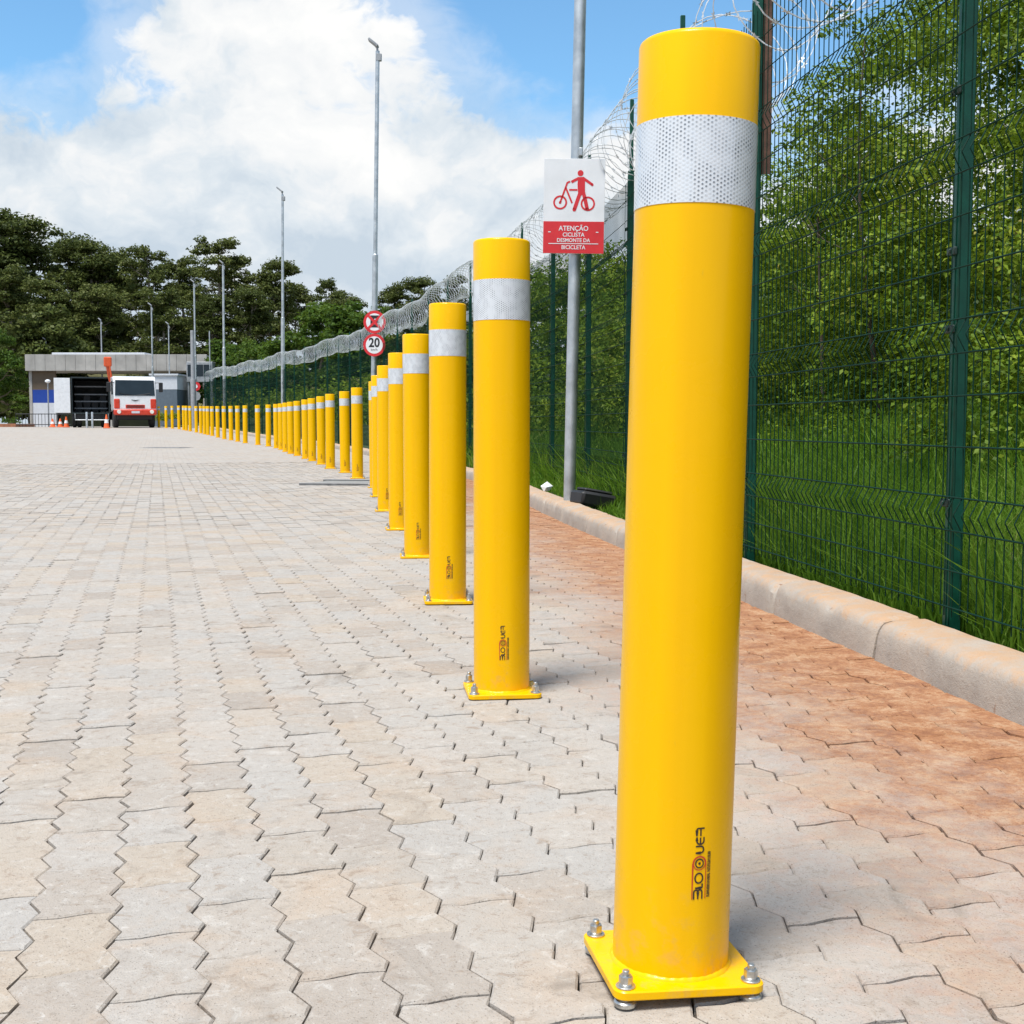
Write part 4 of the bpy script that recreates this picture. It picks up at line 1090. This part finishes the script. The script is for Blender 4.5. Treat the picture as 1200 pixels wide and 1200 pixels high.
# ------------------------------------------------------------------ gatehouse and yard end
GZ = .54
M_BEAM = simple('weathered_concrete', (0.36, 0.345, 0.32), 0.9, var=0.25, scale=.9, bump=0.3, bscale=8)
M_BROWN = simple('brown_render', (0.135, 0.100, 0.068), 0.9, var=0.12, scale=1); M_BLUE = simple('blue_paint', (0.012, 0.055, 0.32), 0.5, var=0.06); M_PALE = simple('pale_paint', (0.58, 0.60, 0.64), 0.6, var=0.06)
M_GLASS = simple('dark_glass', (0.018, 0.028, 0.036), 0.15, 0.0, var=0.2, scale=1.5, spec=0.3)
gh = empty('gatehouse', (-36.2, 95, GZ), (0, 0, 0), 'grey concrete canopy of the gatehouse with blue-striped end wall', 'building')
pxm = 95 / 1500.
for k in range(18):
    mb = MB(); dz = random.uniform(-.01, .01); mb.box(k * .745 + .006 + .3, (k + 1) * .745 - .006 + .3, -.14 + dz, .02, 4.1, 5.3, bev=.012); mb.build('concrete_panel', M_BEAM, gh)
mb = MB(); mb.box(.3, 13.7, .03, 7.0, 4.12, 5.24); mb.build('roof_slab', M_BEAM, gh)
mb = MB(); mb.box(2.1, 9.0, .4, 6.5, 5.25, 5.46, bev=.03); mb.build('roof_parapet', M_PALE, gh)
for (z0, z1, m_) in ((-.2, 1.75, M_PALE), (1.75, 2.72, M_BLUE), (2.72, 4.1, M_BROWN)):
    mb = MB(); mb.box(.55, 2.35, .3, .55, z0, z1 - .001); mb.build('wall_band', m_, gh)
for xx in (.42, 6.3, 13.3):
    mb = MB(); mb.box(xx, xx + .22, .25, .5, -.2, 4.1, bev=.01); mb.build('column', M_BEAM, gh)
bt = empty('glazed_booth', ((238 - 600) / 1500 * 90, 90, GZ), (0, 0, 0), 'grey glazed booth on legs under the canopy end by the far sign', 'booth')
mb = MB(); mb.box(-.9, .9, -.6, .6, 3.1, 4.5, bev=.02); mb.build('cabin', M_GREYP, bt)
for q in range(3):
    mb = MB(); mb.box(-.82 + q * .56, -.30 + q * .56, -.62, -.603, 3.5, 4.3); mb.build('pane', M_GLASS, bt)
for sx in (-.8, .8):
    mb = MB(); mb.box(sx - .06, sx + .06, -.5, .5, -.1, 3.1); mb.build('leg', M_GREYP, bt)
hut = empty('roofed_hut', ((224 - 600) / 1500 * 108, 108, GZ), (0, 0, 0), 'low building with pale pinkish roof showing above the canopy', 'building')
mb = MB(); mb.box(-1.6, 2.3, 0, 3, 0, 5.0); mb.build('wall', M_PALE, hut)
mb = MB(); mb.add([(-2, -.3, 5.0), (2.6, -.3, 5.0), (2.6, 3.3, 5.0), (-2, 3.3, 5.0), (-1, 1.5, 5.75), (1.7, 1.5, 5.75)], [(0, 1, 5, 4), (1, 2, 5), (2, 3, 4, 5), (3, 0, 4), (3, 2, 1, 0)]); mb.build('roof', simple('pink_roof', (.62, .47, .42), .7), hut)
# dry grass slope seen under the canopy
M_DRY = simple('dry_turf', (0.12, 0.115, 0.045), 0.95, var=0.3, scale=.5)
mb = MB(); mb.add([(-36, 101, GZ - .1), (4, 101, GZ - .1), (4, 108, 5.0), (-36, 108, 5.0), (4, 160, 7), (-75, 160, 7)], [(0, 1, 2, 3), (3, 2, 4, 5)]); tag(mb.build('hill', M_DRY), 'dry grass slope behind the gatehouse', 'hill', kind='structure')
mb = MB(); sh = empty('storage_building', ((194 - 600) / 1500 * 88, 88, GZ), (0, 0, 0), 'white building with grey lower wall between truck and fence end', 'building')
mb.box(-.9, .9, 0, 4, 2.55, 3.5); mb.build('upper_wall', M_PALE, sh); mb = MB(); mb.box(-.88, .88, .01, 4, -.1, 2.549); mb.build('lower_wall', simple('slate_paint', (.10, .13, .16), .6), sh)
mb = MB(); mb.box(-1.0, 1.0, -.1, 4.1, 3.501, 3.62); mb.build('roof', M_PALE, sh)

# ---- truck
M_TW = simple('white_truck_paint', (0.74, 0.75, 0.76), 0.3, var=0.05, coat=.4); M_TR = simple('red_truck_paint', (0.60, 0.045, 0.02), 0.32, var=0.08, coat=.3); M_OR = simple('red_orange_crane_paint', (0.62, 0.085, 0.02), 0.4, var=0.1)
M_TYRE = simple('tyre_rubber', (0.018, 0.018, 0.018), 0.85); M_DARK = simple('dark_chassis', (0.02, 0.021, 0.023), 0.7); M_RIM = simple('steel_rim', (0.45, 0.45, 0.45), 0.4, 0.7); M_LAMP = simple('lamp_lens', (0.8, 0.78, 0.72), 0.15)
tk = empty('crane_truck', ((160 - 600) / 1500 * 71.5, 71.5, float(rise(71.5)) + .01), (0, 0, R(22)), 'white and red truck with orange folded crane behind its cab', 'truck')
HW = 1.15
def slab(pts_yz, x0, x1):     # extruded side profile
    n = len(pts_yz); V = [(x0, y, z) for y, z in pts_yz] + [(x1, y, z) for y, z in pts_yz]
    return V, [tuple(range(n)), tuple(range(2 * n - 1, n - 1, -1))] + [(i, n + i, n + (i + 1) % n, (i + 1) % n) for i in range(n)]
mb = MB(); V, F = slab([(0, 1.05), (.02, 1.75), (.16, 2.62), (.30, 2.80), (.55, 2.86), (1.75, 2.86), (1.8, 2.75), (1.8, .95), (.05, .95)], -HW, HW); mb.add(V, F); cab = mb.build('cab', M_TW, tk)
md = cab.modifiers.new('bevel', 'BEVEL'); md.width = .07; md.segments = 3; md.limit_method = 'ANGLE'
mb = MB(); mb.add([(-1.07, .004, 1.78), (1.07, .004, 1.78), (1.03, .135, 2.64), (-1.03, .135, 2.64), (-1.07, .05, 1.78), (1.07, .05, 1.78), (1.03, .18, 2.64), (-1.03, .18, 2.64)], [(0, 1, 2, 3), (7, 6, 5, 4), (0, 4, 5, 1), (1, 5, 6, 2), (2, 6, 7, 3), (3, 7, 4, 0)]); mb.build('windscreen', M_GLASS, tk)
for q in (-1, 1):
    mb = MB(); mb.tube([(q * .1, .0, 1.80), (q * .55, .0, 1.86), (q * .85, .02, 1.92)], .014, 5); mb.build('wiper', M_BLACK, tk)
    mb = MB(); mb.box(min(q * .82, q * 1.135), max(q * .82, q * 1.135), -.03, .05, 1.06, 1.60, bev=.05); mb.build('corner_panel', M_TR, tk)
    mb = MB(); mb.tube([(q * 1.1, .15, 2.5), (q * 1.38, .0, 2.5)], .02, 6); mb.box(q * 1.40 - .11, q * 1.40 + .11, -.04, .06, 1.98, 2.52, bev=.03); mb.build('mirror', M_BLACK, tk)
    mb = MB(); mb.lathe([(.11, 0), (.10, .03)], 18, M=Matrix.Translation((q * .88, -.13, .88)) @ UPR); mb.build('headlight', M_LAMP, tk)
    mb = MB(); mb.add([(q * 1.158, .32, 1.85), (q * 1.158, 1.3, 1.85), (q * 1.158, 1.3, 2.6), (q * 1.158, .42, 2.6)], [(0, 1, 2, 3)]); mb.build('side_window', M_GLASS, tk)
    wh = empty('wheel', (q * .98, 1.0, .5)); wh.parent = tk
    mb = MB(); mb.lathe([(.30, -.13), (.46, -.14), (.50, -.09), (.50, .09), (.46, .14), (.30, .13)], 28, M=Matrix.Rotation(R(90), 4, 'Y')); mb.build('tyre', M_TYRE, wh, 40)
    mb = MB(); mb.lathe([(.30, -.12), (.24, -.06), (.10, -.05), (.10, .05), (.24, .06), (.30, .12)], 20, M=Matrix.Rotation(R(90), 4, 'Y')); mb.build('rim', M_RIM, wh, 40)
mb = MB(); mb.box(-HW, HW, -.12, .35, .70, 1.02, bev=.05); mb.build('bumper', M_TR, tk, 40)
mb = MB(); mb.box(-.52, .52, -.02, .04, 1.08, 1.28, bev=.02); mb.build('grille', M_TR, tk)
for q in range(3):
    mb = MB(); mb.box(-.46, .46, -.032, -.021, 1.10 + q * .06, 1.125 + q * .06); mb.build('grille_slat', M_DARK, tk)
mb = MB(); mb.add([(-.22, -.006, 1.56), (0, -.01, 1.47), (.22, -.006, 1.56), (0, -.008, 1.53), (-.22, .05, 1.56), (0, .05, 1.47), (.22, .05, 1.56), (0, .05, 1.53)], [(0, 1, 3), (1, 2, 3), (0, 4, 5, 1), (1, 5, 6, 2), (2, 6, 7, 3), (3, 7, 4, 0)]); mb.build('badge', M_BLACK, tk)
mb = MB(); mb.box(-.22, .22, -.135, -.121, .80, .92); mb.build('number_plate', M_PALE, tk)
mb = MB(); mb.box(-.95, .95, .25, 6.2, .45, .95, bev=.03); mb.build('chassis', M_DARK, tk)
mb = MB(); mb.box(-1.15, 1.15, 2.9, 7.0, 1.0, 1.35, bev=.03); mb.build('flatbed', M_DARK, tk)
mb = MB(); mb.box(-.35, .35, 2.05, 2.6, .95, 2.6, bev=.04); mb.tube([(-.95, 2.3, 2.2), (-1.15, 2.3, 3.0), (-1.28, 2.25, 3.95)], [.13, .13, .11], 4); mb.box(-1.46, -1.04, 2.0, 2.35, 3.45, 4.0, bev=.05); mb.tube([(-1.0, 2.05, 2.3), (-1.16, 2.05, 3.5)], .05, 6); mb.tube([(-.3, 2.3, 2.4), (-.95, 2.3, 2.2)], .15, 6); mb.build('crane', M_OR, tk)
# ---- open dark truck body with white door
M_BOX = simple('black_green_body', (0.012, 0.022, 0.024), 0.5, var=0.3)
dt = empty('dark_truck', ((108 - 600) / 1500 * 73, 73, float(rise(73)) + .01), (0, 0, R(17)), 'dark open-backed truck body with its white-lined door swung open', 'truck')
mb = MB(); x0, x1 = -1.05, 1.05
mb.box(x0, x0 + .07, 0, 5, .75, 2.86); mb.box(x1 - .07, x1, 0, 5, .75, 2.86); mb.box(x0 + .07, x1 - .07, .01, 5, 2.78, 2.855); mb.box(x0 + .07, x1 - .07, .01, 5, .75, .84); mb.box(x0 + .07, x1 - .07, 4.9, 5, .84, 2.78); mb.build('body', M_BOX, dt)
for z in (1.05, 1.45, 1.85, 2.3):
    mb = MB(); mb.box(-.9, .9, .6 + z * .2, .66 + z * .2, z, z + .07); mb.build('rail', simple('rail_grey', (.18, .19, .2), .6), dt)
for q in range(4):
    mb = MB(); mb.box(-.85 + q * .44, -.48 + q * .44, 1.2, 2.0, .85, 1.5 + (q % 2) * .35, bev=.02); mb.build('crate', M_DARK, dt)
mb = MB(); mb.box(-1.95, -1.09, -.10, -.04, .82, 2.78, bev=.01); mb.build('door', M_TW, dt)
mb = MB(); mb.box(-1.0, 1.0, .1, 4.8, .45, .74); mb.build('chassis', M_DARK, dt)
mb = MB(); mb.tube([(-.85, -.12, .78), (-.85, -.12, .42), (.95, -.12, .42), (.95, -.12, .78)], .03, 6); mb.build('rear_guard', M_GALV, dt)
for q in (-1, 1):
    for dx_ in (0, .27):
        wh = empty('wheel', (q * (.92 - dx_), .9, .48)); wh.parent = dt
        mb = MB(); mb.lathe([(.28, -.11), (.44, -.12), (.48, -.08), (.48, .08), (.44, .12), (.28, .11)], 24, M=Matrix.Rotation(R(90), 4, 'Y')); mb.build('tyre', M_TYRE, wh, 40)
        mb = MB(); mb.lathe([(.28, -.09), (.1, -.04), (.1, .04), (.28, .09)], 16, M=Matrix.Rotation(R(90), 4, 'Y')); mb.build('rim', M_RIM, wh, 40)
# ---- cones, posts, barrier, car, planter
M_CONE = simple('orange_cone', (0.75, 0.13, 0.03), 0.5)
def cone(xp, Y, h, label):
    x = (xp - 600) / 1500 * Y; r = empty('traffic_cone', (x, Y, float(rise(Y)) + .003), (0, 0, .3), label, 'traffic cone', 'orange traffic cones')
    mb = MB(); mb.box(-.19, .19, -.19, .19, 0, .04, bev=.01); mb.build('base', M_CONE, r); mb = MB(); mb.lathe([(.15, .04), (.03, h)], 16); mb.build('body', M_CONE, r, 40)
    mb = MB(); mb.lathe([(.118, .04 + (h - .04) * .34), (.082, .04 + (h - .04) * .62)], 16, cap=(False, False)); mb.build('stripe', M_WHITE, r, 40)
cone(126, 69.5, .75, 'orange traffic cone standing between the two trucks')
cone(63, 74, .5, 'orange cone in front of the railing, first from the blue-striped wall')
cone(72, 74, .5, 'small orange cone in the middle of the three by the railing')
cone(79, 73.5, .62, 'taller orange cone of the three by the railing, next to the dark truck')
for (xp, lab) in ((103, 'pale grey post before the dark truck body, by its middle'), (109.5, 'pale grey post before the dark truck body, by its wheel')):
    mb = MB(); mb.lathe([(.06, -.05), (.06, .85), (.05, .88)], 14); o = mb.build('grey_post', M_GALV, smooth=40); o.location = ((xp - 600) / 1500 * 70.8, 70.8, float(rise(70.8))); tag(o, lab, 'post', 'grey posts by the dark truck')
rl = empty('railing', ((20 - 600) / 1500 * 79, 79, GZ), (0, 0, 0), 'low dark metal railing in front of the gatehouse wall', 'railing')
for z in (.15, .8):
    mb = MB(); mb.tube([(0, 0, z), (3.4, 0, z)], .03, 6); mb.build('rail', M_DARK, rl)
for q in range(18):
    mb = MB(); mb.tube([(q * .2, 0, -.05), (q * .2, 0, .83)], .014, 5); mb.build('baluster', M_DARK, rl)
sl = empty('short_lamp', ((58.5 - 600) / 1500 * 80, 80, GZ), (0, 0, 0), 'short post lamp with white globe head in front of the blue-striped wall', 'lamp')
mb = MB(); mb.lathe([(.05, -.05), (.04, 2.75)], 10); mb.build('pole', M_GREYP, sl, 40); mb = MB(); mb.lathe([(.05, 2.72), (.17, 2.80), (.17, 2.88), (.06, 2.95)], 14); mb.build('lamp_head', M_WHITE, sl, 40)
pb = empty('planter_bed', ((-5 - 600) / 1500 * 80, 80, GZ - .02), (0, 0, 0), 'brick-edged planting bed at the photo edge under the bright tree', 'planter')
mb = MB(); mb.box(-4, 1.4, -.12, 0, -.1, .22, bev=.02); mb.box(1.28, 1.4, .002, 3, -.1, .22, bev=.02); mb.build('edging', simple('brick_edging', (.30, .12, .06), .8, var=.3, scale=6), pb)
Qp = [blob_leaves((-3.6 + q * .62, .9 + random.random(), .35), random.uniform(.3, .55), 160, .13) for q in range(8)]
link(bpy.data.objects.new('foliage', fast_mesh('foliage', np.concatenate(Qp), 4, M_BRIGHT)), pb)
# lime shrub between truck and fence end
ls = empty('lime_shrub', ((196 - 600) / 1500 * 78, 78, GZ), (0, 0, 0), 'lime green shrub between the truck wheel and the last bollards', 'shrub')
M_LIME = leaf_material('lime_leaf', [(0, (.12, .18, .01)), (1, (.30, .36, .03))], .3)
link(bpy.data.objects.new('foliage', fast_mesh('foliage', np.concatenate([blob_leaves((random.uniform(-.5, .5), 0, .5 + random.uniform(-.1, .25)), .42, 260, .10) for _ in range(4)]), 4, M_LIME)), ls)
mb = MB(); mb.tube([(0, 0, -.1), (.02, 0, .6)], .03, 6); mb.build('stem', M_BARK, ls)
print('objects', len(bpy.data.objects), 'tris', sum(len(m.polygons) for m in bpy.data.meshes))
